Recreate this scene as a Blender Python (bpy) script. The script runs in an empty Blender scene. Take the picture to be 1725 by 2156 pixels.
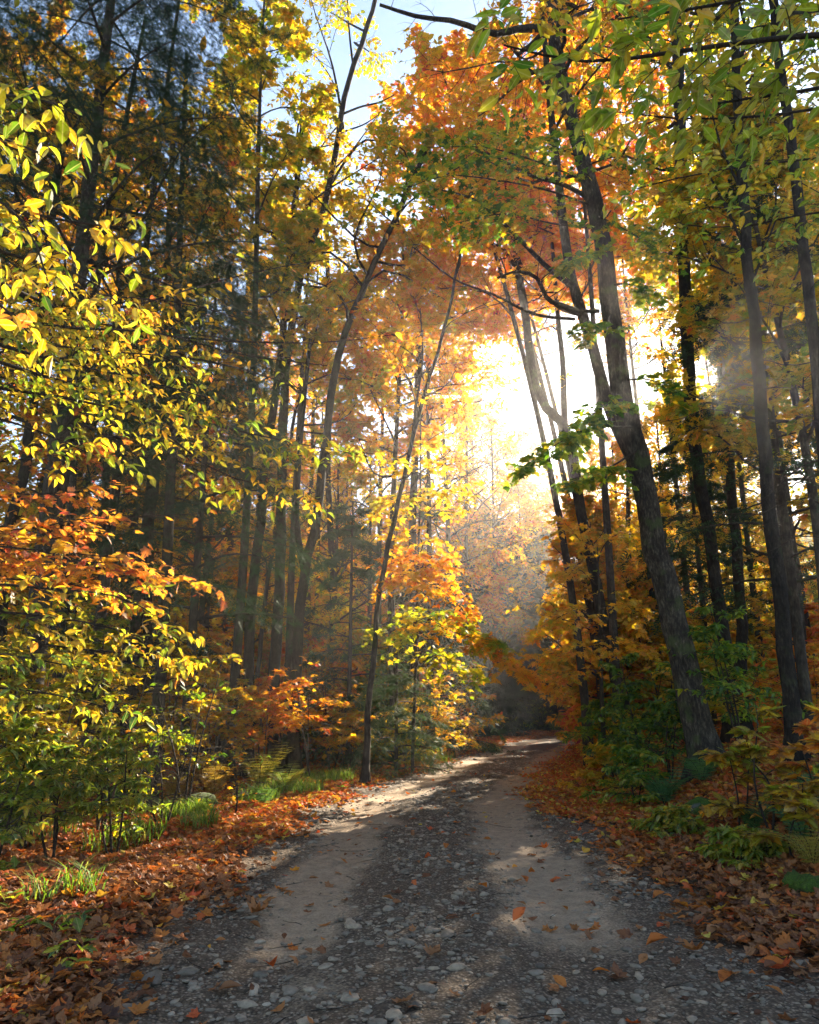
import bpy, math
import numpy as np
from mathutils import Vector, Matrix

# ------------------------------------------------------------------ camera, sky, sun, exposure
scene = bpy.context.scene
CAM_H = 1.38
PITCH = math.radians(14.2)
F, CX, CY = 1629.0, 862.5, 1078.0            # focal length and centre for a 1725 x 2156 frame
cd = bpy.data.cameras.new('camera'); cam = bpy.data.objects.new('camera', cd)
scene.collection.objects.link(cam); scene.camera = cam
cd.sensor_fit = 'VERTICAL'; cd.angle = 2 * math.atan(CY / F)
cd.clip_start = 0.05; cd.clip_end = 900
cam.location = (0, 0, CAM_H); cam.rotation_euler = (math.pi / 2 + PITCH, 0, 0)

SUN_EL, SUN_AZ = math.radians(22.6), math.radians(21.4)      # azimuth to the right of the view
SUN = np.array([math.sin(SUN_AZ) * math.cos(SUN_EL), math.cos(SUN_AZ) * math.cos(SUN_EL), math.sin(SUN_EL)])
world = bpy.data.worlds.new('World'); scene.world = world; world.use_nodes = True
wn = world.node_tree; bg = wn.nodes['Background']
sky = wn.nodes.new('ShaderNodeTexSky'); sky.sky_type = 'NISHITA'; sky.sun_disc = False
sky.sun_elevation = SUN_EL; sky.sun_rotation = SUN_AZ
sky.air_density = 1.0; sky.dust_density = 0.2; sky.ozone_density = 3.0
wn.links.new(sky.outputs[0], bg.inputs[0]); bg.inputs[1].default_value = 0.08
sl = bpy.data.lights.new('sun', 'SUN'); sl.energy = 5.0; sl.angle = math.radians(0.5); sl.color = (1.0, 0.90, 0.76)
so = bpy.data.objects.new('sun', sl); scene.collection.objects.link(so)
so.rotation_euler = Vector(SUN).to_track_quat('Z', 'Y').to_euler(); so.location = Vector(SUN) * 60
scene.view_settings.view_transform = 'Standard'; scene.view_settings.look = 'None'
scene.view_settings.exposure = 2.35; scene.view_settings.gamma = 1.0
scene.view_settings.use_white_balance = True; scene.view_settings.white_balance_temperature = 7500; scene.view_settings.white_balance_tint = 10
cy = scene.cycles
cy.max_bounces = 6; cy.diffuse_bounces = 3; cy.glossy_bounces = 2; cy.transmission_bounces = 4
cy.volume_bounces = 0; cy.sample_clamp_indirect = 6; cy.use_denoising = True
cy.use_adaptive_sampling = True; cy.adaptive_threshold = 0.015
cy.caustics_reflective = False; cy.caustics_refractive = False

Z = np.array([0., 0., 1.])
def rg(seed): return np.random.default_rng(seed)
def nz(v): return v / np.maximum(np.linalg.norm(v, axis=-1, keepdims=True), 1e-9)
def ray(px, py):
    x, y = (px - CX) / F, (CY - py) / F
    return np.array([x, math.cos(PITCH) - y * math.sin(PITCH), math.sin(PITCH) + y * math.cos(PITCH)])
def at(px, py, Y):
    d = ray(px, py); t = Y / d[1]
    return np.array([d[0] * t, Y, CAM_H + d[2] * t])
def path(*pts): return np.array([at(*p) for p in pts])

# ------------------------------------------------------------------ terrain height
RY = np.array([-30, 0, 4, 8, 11.5, 15, 21.7, 34, 45, 52, 58, 63, 68, 75, 140])
RX = np.array([-.1, .1, .28, .32, .45, 1.25, 2.85, 6.4, 11.0, 15.2, 20.5, 26, 35, 50, 212.])
def road_x(y): return np.interp(y, RY, RX)
def sm(a, b, x):
    t = np.clip((x - a) / (b - a), 0, 1); return t * t * (3 - 2 * t)
def wob(x, y, s, k=0.):
    return (np.sin(x * s + 1.7 * np.sin(y * s * .7 + k) + k) + np.sin(y * s * 1.3 + 1.3 * np.sin(x * s * .9 + 2 * k) + 2.1 * k)) * .5
HW = 1.85
def side_dist(x, y):
    slope = np.interp(np.asarray(y) + .5, RY, RX) - np.interp(np.asarray(y) - .5, RY, RX)
    return (x - road_x(y)) / np.sqrt(1 + slope ** 2)
def hz(x, y):
    x = np.asarray(x, float); y = np.asarray(y, float)
    d = side_dist(x, y) + .12 * wob(x, y, .8, 1.)
    z = .05 * (1 - np.clip(d / HW, -1, 1) ** 2)
    z = z - .035 * np.exp(-((d + 1.0) / .33) ** 2) - .035 * np.exp(-((d - .75) / .33) ** 2)
    z = z + .05 * sm(1.7, 2.3, -d) - .10 * sm(2.9, 4.6, -d)
    z = z + .10 * sm(1.7, 2.4, d) + .75 * sm(2.3, 4.8, d)
    off = sm(1.9, 3.5, np.abs(d))
    z = z + off * (.10 * wob(x, y, 1.1, .3) + .05 * wob(x, y, 2.9, 2.) + .02 * wob(x, y, 7., 4.)) + (1 - off) * .010 * wob(x, y, 3.1, 1.)
    z = z + off * 1.2 * sm(40, 120, np.hypot(x - road_x(y), 0 * y)) 
    return z
def ground_px(px, py):
    d = ray(px, py); lo = 1.0
    for t in np.arange(1.0, 120, .02 if True else .1):
        p = np.array([0, 0, CAM_H]) + d * t
        if p[2] < hz(p[0], p[1]): return np.array([p[0], p[1], float(hz(p[0], p[1]))])
    return p

# gaps in the leaf canopy: lines towards the sun that are free of leaves: (point, radius)
GAPS = [(at(350, 1740, 7.6), 1.3), (at(560, 1705, 10.2), 1.1), (at(60, 1775, 7.2), 1.1), (at(740, 1690, 11.5), .62),
        (at(920, 1602, 20.), .9), (at(1120, 1560, 33.), 1.5), (at(330, 1600, 7.5), 1.1), (at(100, 450, 4.), .9),
        (at(300, 850, 6.), 1.1), (at(150, 1150, 7.), 1.1), (at(120, 1320, 6.5), .9), (at(900, 1100, 16.), 1.7), (at(960, 1230, 15.), 1.2),
        (at(830, 1500, 16.), 1.0), (at(560, 1450, 13.), .8), (at(1000, 1340, 21.), .55), (at(1075, 1370, 24.), .5), (at(960, 1380, 19.), .4),
        (at(1040, 1180, 24.), .7), (at(700, 1100, 18.), 1.2), (at(1190, 1300, 22.), 1.2), (at(1250, 850, 20.), 1.6),
        (at(560, 350, 21.), 2.2), (at(700, 550, 24.), 2.2), (at(480, 150, 20.), 2.), (at(520, 1150, 20.), 1.5), (at(690, 1250, 20.), 1.3), (at(400, 1000, 17.), 1.3),
        (at(150, 1640, 7.6), 1.0), (at(560, 1450, 15.), 1.0), (at(950, 820, 30.), 2.), (np.array([.12, 0, CAM_H]), .34, 15.),
        (at(400, 300, 20), 2.2), (at(620, 450, 22), 2.2), (at(750, 700, 25), 2.2), (at(620, 250, 21), 2.), (at(420, 650, 20), 2.), (at(500, 850, 22), 1.8), (at(800, 500, 24), 2.2), (at(300, 700, 17), 1.6),
        (at(545, 1640, 11.7), .7), (at(200, 1790, 7.), 1.1), (at(450, 1740, 8.8), 1.0), (at(650, 1690, 10.5), .8)]
def lit_gap(p):
    keep = np.ones(len(p), bool)
    for o, r, *st in GAPS:
        v = p - o; s = v @ SUN
        dd = np.linalg.norm(v - s[:, None] * SUN, axis=1)
        keep &= ~((s > (st[0] if st else 1.6)) & (dd < r * (1 + .006 * s) * (1 + .25 * np.sin(s * .7))))
    return keep

# ------------------------------------------------------------------ materials
MATS = {}
def new_mat(name):
    m = bpy.data.materials.new(name); m.use_nodes = True; nt = m.node_tree; nt.nodes.clear()
    out = nt.nodes.new('ShaderNodeOutputMaterial'); MATS[name] = m
    return m, nt, out
def ramp(nt, stops, fac=None):
    r = nt.nodes.new('ShaderNodeValToRGB'); e = r.color_ramp.elements
    while len(e) < len(stops): e.new(.5)
    for i, (p, c) in enumerate(stops): e[i].position = p; e[i].color = (*c, 1)
    if fac is not None: nt.links.new(fac, r.inputs[0])
    return r
def noise(nt, vec, scale, detail=3, rough=.55):
    n = nt.nodes.new('ShaderNodeTexNoise'); n.inputs['Scale'].default_value = scale
    n.inputs['Detail'].default_value = detail; n.inputs['Roughness'].default_value = rough
    nt.links.new(vec, n.inputs['Vector']); return n
def mixc(nt, f, a, b, mode='MIX'):
    m = nt.nodes.new('ShaderNodeMix'); m.data_type = 'RGBA'; m.blend_type = mode
    for k, v in ((0, f), (6, a), (7, b)):
        if hasattr(v, 'is_linked') or hasattr(v, 'links'): nt.links.new(v, m.inputs[k])
        else: m.inputs[k].default_value = v if k == 0 else (*v, 1)
    return m.outputs[2]

def leaf_material(name, stops, trans=.5, tgain=1.35, gloss=.045):
    m, nt, out = new_mat(name); L = nt.links.new
    a = nt.nodes.new('ShaderNodeAttribute'); a.attribute_name = 'tint'
    geo = nt.nodes.new('ShaderNodeNewGeometry')
    r = ramp(nt, stops, a.outputs['Fac'])
    n = noise(nt, geo.outputs['Position'], 38, 2)
    spot = ramp(nt, [(.34, (.45, .32, .2)), (.46, (1, 1, 1))], n.outputs['Fac'])
    c = mixc(nt, .75, r.outputs[0], spot.outputs[0], 'MULTIPLY')
    e = nt.nodes.new('ShaderNodeAttribute'); e.attribute_name = 'blade'      # 1 + distance from the midrib
    n2 = noise(nt, geo.outputs['Position'], 16, 3)
    ed = nt.nodes.new('ShaderNodeMath'); ed.operation = 'MULTIPLY_ADD'; L(n2.outputs['Fac'], ed.inputs[0]); ed.inputs[1].default_value = .75; L(e.outputs['Fac'], ed.inputs[2])
    br = ramp(nt, [(.70, (0, 0, 0)), (.80, (.8, .8, .8))], None); h = nt.nodes.new('ShaderNodeMath'); h.operation = 'MULTIPLY'; L(ed.outputs[0], h.inputs[0]); h.inputs[1].default_value = .46; L(h.outputs[0], br.inputs[0])
    c = mixc(nt, br.outputs[0], c, (.20, .09, .03))
    ri = nt.nodes.new('ShaderNodeMapRange'); ri.inputs[1].default_value = 1.0; ri.inputs[2].default_value = 1.035; ri.inputs[3].default_value = .55; ri.inputs[4].default_value = 0.; L(e.outputs['Fac'], ri.inputs[0])
    gt = nt.nodes.new('ShaderNodeMath'); gt.operation = 'GREATER_THAN'; L(e.outputs['Fac'], gt.inputs[0]); gt.inputs[1].default_value = .99
    rm = nt.nodes.new('ShaderNodeMath'); rm.operation = 'MULTIPLY'; L(ri.outputs[0], rm.inputs[0]); L(gt.outputs[0], rm.inputs[1])
    c = mixc(nt, rm.outputs[0], c, (.55, .50, .18))
    tg = mixc(nt, 1.0, c, (tgain, tgain, tgain * .9), 'MULTIPLY')
    d = nt.nodes.new('ShaderNodeBsdfDiffuse'); L(c, d.inputs[0])
    t = nt.nodes.new('ShaderNodeBsdfTranslucent'); L(tg, t.inputs[0])
    mx = nt.nodes.new('ShaderNodeMixShader'); mx.inputs[0].default_value = trans; L(d.outputs[0], mx.inputs[1]); L(t.outputs[0], mx.inputs[2])
    gl = nt.nodes.new('ShaderNodeBsdfGlossy'); gl.inputs['Roughness'].default_value = .5; gl.inputs['Color'].default_value = (.8, .85, .9, 1)
    m2 = nt.nodes.new('ShaderNodeMixShader'); m2.inputs[0].default_value = gloss; L(mx.outputs[0], m2.inputs[1]); L(gl.outputs[0], m2.inputs[2])
    L(m2.outputs[0], out.inputs[0]); return m
AUTUMN = [(0.0, (.030, .085, .010)), (.16, (.08, .19, .012)), (.30, (.23, .31, .015)), (.42, (.42, .34, .018)), (.55, (.62, .38, .02)),
          (.68, (.66, .28, .018)), (.80, (.62, .14, .018)), (.90, (.42, .04, .03)), (1.0, (.13, .055, .025))]
LEAF = leaf_material('autumn_leaf', AUTUMN, .64, 1.55)
NEEDLE = leaf_material('conifer_needle', [(0, (.018, .045, .018)), (.5, (.035, .085, .03)), (.8, (.06, .13, .04)), (1, (.16, .13, .03))], .25, 1.1, .025)
FERN = leaf_material('fern_frond', [(0, (.06, .19, .07)), (.4, (.12, .24, .04)), (.7, (.34, .28, .04)), (1, (.30, .14, .04))], .5, 1.3)
LITTER = leaf_material('fallen_leaf', [(0, (.09, .038, .02)), (.2, (.20, .075, .03)), (.4, (.33, .15, .065)), (.58, (.48, .16, .03)), (.74, (.55, .09, .03)),
                                       (.88, (.66, .27, .03)), (1, (.55, .40, .06))], .3, 1.2, .022)
GRASS = leaf_material('grass_blade', [(0, (.06, .15, .015)), (.6, (.16, .30, .02)), (1, (.35, .33, .06))], .5, 1.3)

def bark_material(name, c1, c2, c3, moss=0.):
    m, nt, out = new_mat(name); L = nt.links.new
    tc = nt.nodes.new('ShaderNodeTexCoord'); mp = nt.nodes.new('ShaderNodeMapping'); mp.inputs['Scale'].default_value = (1, 1, .30)
    L(tc.outputs['Object'], mp.inputs[0])
    n = noise(nt, mp.outputs[0], 34, 6, .72); n2 = noise(nt, tc.outputs['Object'], 5, 4)
    r = ramp(nt, [(.34, c1), (.52, c2), (.72, c3)], n.outputs['Fac'])
    r2 = ramp(nt, [(.42, (.65, .62, .6)), (.62, (1.3, 1.3, 1.25))], n2.outputs['Fac'])
    c = mixc(nt, 1., r.outputs[0], r2.outputs[0], 'MULTIPLY')
    if moss:
        n3 = noise(nt, tc.outputs['Object'], 3.2, 5); f = ramp(nt, [(.56, (0, 0, 0)), (.66, (moss,) * 3)], n3.outputs['Fac'])
        c = mixc(nt, f.outputs[0], c, (.07, .10, .03))
    p = nt.nodes.new('ShaderNodeBsdfPrincipled'); L(c, p.inputs['Base Color']); p.inputs['Roughness'].default_value = .85
    p.inputs['Specular IOR Level'].default_value = .2
    b = nt.nodes.new('ShaderNodeBump'); b.inputs['Strength'].default_value = 1.; b.inputs['Distance'].default_value = .05
    L(n.outputs['Fac'], b.inputs['Height']); L(b.outputs[0], p.inputs['Normal']); L(p.outputs[0], out.inputs[0]); return m
BARK = bark_material('furrowed_bark', (.014, .011, .009), (.05, .040, .031), (.17, .145, .115), .6)
BARK2 = bark_material('smooth_bark', (.03, .024, .019), (.055, .045, .036), (.11, .094, .078), .3)
BARK3 = bark_material('dark_bark', (.008, .006, .005), (.026, .020, .015), (.07, .056, .043), .3)
TWIG = bark_material('twig_bark', (.03, .022, .017), (.05, .038, .03), (.08, .06, .05))

def rock_material(name, cols, moss):
    m, nt, out = new_mat(name); L = nt.links.new
    geo = nt.nodes.new('ShaderNodeNewGeometry'); a = nt.nodes.new('ShaderNodeAttribute'); a.attribute_name = 'tint'
    n = noise(nt, geo.outputs['Position'], 30, 5, .6)
    r = ramp(nt, cols, a.outputs['Fac']); r2 = ramp(nt, [(.3, (.65, .65, .65)), (.7, (1.25, 1.25, 1.25))], n.outputs['Fac'])
    c = mixc(nt, 1., r.outputs[0], r2.outputs[0], 'MULTIPLY')
    if moss:
        n3 = noise(nt, geo.outputs['Position'], 6, 5); sp = nt.nodes.new('ShaderNodeSeparateXYZ'); L(geo.outputs['Normal'], sp.inputs[0])
        ad = nt.nodes.new('ShaderNodeMath'); ad.operation = 'MULTIPLY_ADD'; L(sp.outputs[2], ad.inputs[0]); ad.inputs[1].default_value = .45; L(n3.outputs['Fac'], ad.inputs[2])
        f = ramp(nt, [(.62 - moss * .3, (0, 0, 0)), (.74 - moss * .3, (1, 1, 1))], ad.outputs[0])
        mn = noise(nt, geo.outputs['Position'], 160, 2); mc = ramp(nt, [(.35, (.01, .025, .003)), (.65, (.06, .11, .008))], mn.outputs['Fac'])
        c = mixc(nt, f.outputs[0], c, mc.outputs[0])
    p = nt.nodes.new('ShaderNodeBsdfPrincipled'); L(c, p.inputs['Base Color']); p.inputs['Roughness'].default_value = .75 if not moss else .95
    p.inputs['Specular IOR Level'].default_value = .35
    b = nt.nodes.new('ShaderNodeBump'); b.inputs['Strength'].default_value = .5; b.inputs['Distance'].default_value = .01
    L(n.outputs['Fac'], b.inputs['Height']); L(b.outputs[0], p.inputs['Normal']); L(p.outputs[0], out.inputs[0]); return m
STONECOLS = [(0, (.11, .085, .063)), (.35, (.20, .155, .113)), (.6, (.28, .217, .155)), (.85, (.34, .245, .165)), (1, (.42, .345, .26))]
STONE = rock_material('road_stone', STONECOLS, 0)
ROCK = rock_material('mossy_rock', [(0, (.06, .06, .06)), (1, (.14, .135, .12))], .7)
MOSS = rock_material('moss_cushion', [(0, (.05, .07, .03)), (1, (.08, .1, .03))], .95)

def ground_material():
    m, nt, out = new_mat('forest_ground'); L = nt.links.new
    geo = nt.nodes.new('ShaderNodeNewGeometry'); P = geo.outputs['Position']
    def at_(n):
        a = nt.nodes.new('ShaderNodeAttribute'); a.attribute_name = n; return a.outputs['Fac']
    n1 = noise(nt, P, 1.6, 5); n2 = noise(nt, P, 55, 4, .7); n3 = noise(nt, P, 9, 4, .6)
    dirt = ramp(nt, [(.3, (.25, .18, .118)), (.7, (.39, .285, .19))], n3.outputs['Fac'])
    v = nt.nodes.new('ShaderNodeTexVoronoi'); v.inputs['Scale'].default_value = 48; L(P, v.inputs['Vector'])
    sep = nt.nodes.new('ShaderNodeSeparateColor'); L(v.outputs['Color'], sep.inputs[0])
    grav = ramp(nt, [(0, (.17, .122, .08)), (.5, (.28, .205, .14)), (.85, (.37, .28, .195)), (1, (.45, .36, .265))], sep.outputs[0])
    edge = ramp(nt, [(.0, (1, 1, 1)), (.5, (.30, .28, .27))], v.outputs['Distance'])
    grav2 = mixc(nt, 1., grav.outputs[0], edge.outputs[0], 'MULTIPLY')
    # smooth wheel tracks against gravelly middle: mask broken up by noise
    ad = nt.nodes.new('ShaderNodeMath'); ad.operation = 'ADD'; L(at_('track'), ad.inputs[0])
    sc = nt.nodes.new('ShaderNodeMath'); sc.operation = 'MULTIPLY_ADD'; L(n1.outputs['Fac'], sc.inputs[0]); sc.inputs[1].default_value = 1.1; sc.inputs[2].default_value = -.55
    L(sc.outputs[0], ad.inputs[1])
    ad2 = nt.nodes.new('ShaderNodeMath'); ad2.operation = 'MULTIPLY_ADD'; L(n2.outputs['Fac'], ad2.inputs[0]); ad2.inputs[1].default_value = .7; L(ad.outputs[0], ad2.inputs[2])
    tf = ramp(nt, [(.62, (0, 0, 0)), (.95, (1, 1, 1))], ad2.outputs[0])
    road = mixc(nt, tf.outputs[0], grav2, dirt.outputs[0])
    fine = ramp(nt, [(.3, (.7, .7, .7)), (.7, (1.2, 1.2, 1.2))], n2.outputs['Fac'])
    road = mixc(nt, 1., road, fine.outputs[0], 'MULTIPLY')
    v2 = nt.nodes.new('ShaderNodeTexVoronoi'); v2.inputs['Scale'].default_value = 14; L(P, v2.inputs['Vector'])
    s2 = nt.nodes.new('ShaderNodeSeparateColor'); L(v2.outputs['Color'], s2.inputs[0])
    lit = ramp(nt, [(0, (.03, .018, .012)), (.4, (.07, .035, .02)), (.75, (.15, .055, .025)), (1, (.22, .10, .04))], s2.outputs[0])
    c = mixc(nt, at_('wood'), road, lit.outputs[0])
    p = nt.nodes.new('ShaderNodeBsdfPrincipled'); L(c, p.inputs['Base Color']); p.inputs['Roughness'].default_value = .9; p.inputs['Specular IOR Level'].default_value = .25
    hm = nt.nodes.new('ShaderNodeMath'); hm.operation = 'MULTIPLY_ADD'; L(v.outputs['Distance'], hm.inputs[0]); hm.inputs[1].default_value = -.8; L(n2.outputs['Fac'], hm.inputs[2])
    b = nt.nodes.new('ShaderNodeBump'); b.inputs['Strength'].default_value = .7; b.inputs['Distance'].default_value = .012
    L(hm.outputs[0], b.inputs['Height']); L(b.outputs[0], p.inputs['Normal']); L(p.outputs[0], out.inputs[0]); return m
GROUND = ground_material()

# ------------------------------------------------------------------ mesh helpers
def link(o): scene.collection.objects.link(o); return o
def raw_mesh(name, V, Fc, mat, attrs=None, smooth=False, parent=None, loc=None):
    V = np.ascontiguousarray(V, np.float32); Fc = np.ascontiguousarray(Fc, np.int32)
    me = bpy.data.meshes.new(name); k = Fc.shape[1]; n = len(Fc)
    if loc is not None: V = V - np.asarray(loc, np.float32)
    me.vertices.add(len(V)); me.vertices.foreach_set('co', V.ravel())
    me.loops.add(n * k); me.loops.foreach_set('vertex_index', Fc.ravel())
    me.polygons.add(n); me.polygons.foreach_set('loop_start', np.arange(0, n * k, k, dtype=np.int32))
    me.polygons.foreach_set('use_smooth', np.full(n, smooth, bool))
    for a, v in (attrs or {}).items():
        me.attributes.new(a, 'FLOAT', 'POINT').data.foreach_set('value', np.ascontiguousarray(v, np.float32))
    me.update(calc_edges=True); me.materials.append(mat)
    o = bpy.data.objects.new(name, me); link(o)
    if parent is not None: o.parent = parent
    elif loc is not None: o.location = loc
    return o
def tag(o, label=None, cat=None, group=None, kind=None):
    for k, v in (('label', label), ('category', cat), ('group', group), ('kind', kind)):
        if v: o[k] = v
    return o
def empty(name, loc, label, cat, group=None):
    o = bpy.data.objects.new(name, None); o.empty_display_size = .2; link(o); o.location = loc
    return tag(o, label, cat, group)

# leaf outlines: x along the leaf from stalk to tip, y across, z out of the blade
def tpl(outline, mids, z=lambda x, y: 0):
    """outline: right-hand edge points from base to tip; mirrored; mids on the rib"""
    n = len(outline); V = [(0, 0)]; V += outline; V += [(x, -y) for x, y in outline]; V += mids; V.append((1, 0))
    V = np.array([(x, y, z(x, y)) for x, y in V]); return V
def fan(pts, c, z):
    V = [(c[0], c[1])] + pts; T = [(0, i, i + 1) for i in range(1, len(pts))] + [(0, len(pts), 1)]
    return np.array([(x, y, z(x, y)) for x, y in V]), np.array(T)
OVAL_PTS = [(0, 0), (.14, .13), (.34, .25), (.58, .25), (.8, .14), (1, 0), (.8, -.14), (.58, -.25), (.34, -.25), (.14, -.13)]
def strip(half, zf):
    """leaf as two strips either side of the rib, so it can fold and curl"""
    xs = [h[0] for h in half]; V = [(x, 0) for x in xs] + [(x, y) for x, y in half] + [(x, -y) for x, y in half]
    n = len(xs); T = []
    for i in range(n - 1):
        for a in (n, 2 * n):
            q = (i, i + 1, a + i + 1, a + i) if a == n else (i, a + i, a + i + 1, i + 1)
            T += [(q[0], q[1], q[2]), (q[0], q[2], q[3])]
    return np.array([(x, y, zf(x, y)) for x, y in V]), np.array(T)
OVAL = strip([(0, .005), (.12, .13), (.32, .25), (.56, .26), (.78, .16), (.92, .05), (1., .0)], lambda x, y: abs(y) * .35 - .22 * x * x)
OVALS = strip([(0, .0), (.35, .27), (.72, .2), (1., .0)], lambda x, y: abs(y) * .35 - .2 * x * x)
OVALF = (np.array([(0, 0, 0), (.45, .3, .06), (1, 0, -.12), (.45, -.3, .06)]), np.array([(0, 1, 2), (0, 2, 3)]))
MAPLE_PTS = [(0, 0), (-.02, .18), (-.08, .42), (.14, .36), (.26, .52), (.38, .56), (.42, .34), (.62, .40), (.60, .22), (.76, .20), (1, 0),
             (.76, -.20), (.60, -.22), (.62, -.40), (.42, -.34), (.38, -.56), (.26, -.52), (.14, -.36), (-.08, -.42), (-.02, -.18)]
MAPLE = fan(MAPLE_PTS, (.28, 0), lambda x, y: .1 * abs(y) - .18 * (x - .2) ** 2 - .25 * y * y)
MAPLES = fan([(0, 0), (-.05, .4), (.25, .28), (.4, .55), (.55, .22), (1, 0), (.55, -.22), (.4, -.55), (.25, -.28), (-.05, -.4)], (.3, 0), lambda x, y: -.2 * y * y - .12 * x * x)
CURL = strip([(0, .01), (.15, .16), (.38, .30), (.62, .27), (.84, .13), (1., .0)], lambda x, y: 1.5 * y * y - .35 * (x - .5) ** 2 + .25 * abs(y) * math.sin(9 * x))
CURLM = fan(MAPLE_PTS, (.28, 0), lambda x, y: .55 * y * y + .22 * math.sin(5 * x + 2) * abs(y) + .25 * (x - .3) ** 2)
def needle_tpl(n, ln=.42, w=.035):
    V, T = [], []
    for i in range(n):
        x = .05 + .9 * i / n; l = ln * (1 - .55 * i / n)
        for s in (1, -1):
            k = len(V); V += [(x, 0, 0), (x + w * 1.6, 0, 0), (x + .10 + .5 * l * .5, s * l, -.05 + .02 * (i % 3))]; T.append((k, k + 1, k + 2))
    k = len(V); V += [(0, .008, 0), (0, -.008, 0), (1.05, 0, -.03)]; T.append((k, k + 1, k + 2))
    return np.array(V, float), np.array(T)
SPRAY = needle_tpl(9, .30, .032); SPRAYF = needle_tpl(4, .34, .09)

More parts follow.
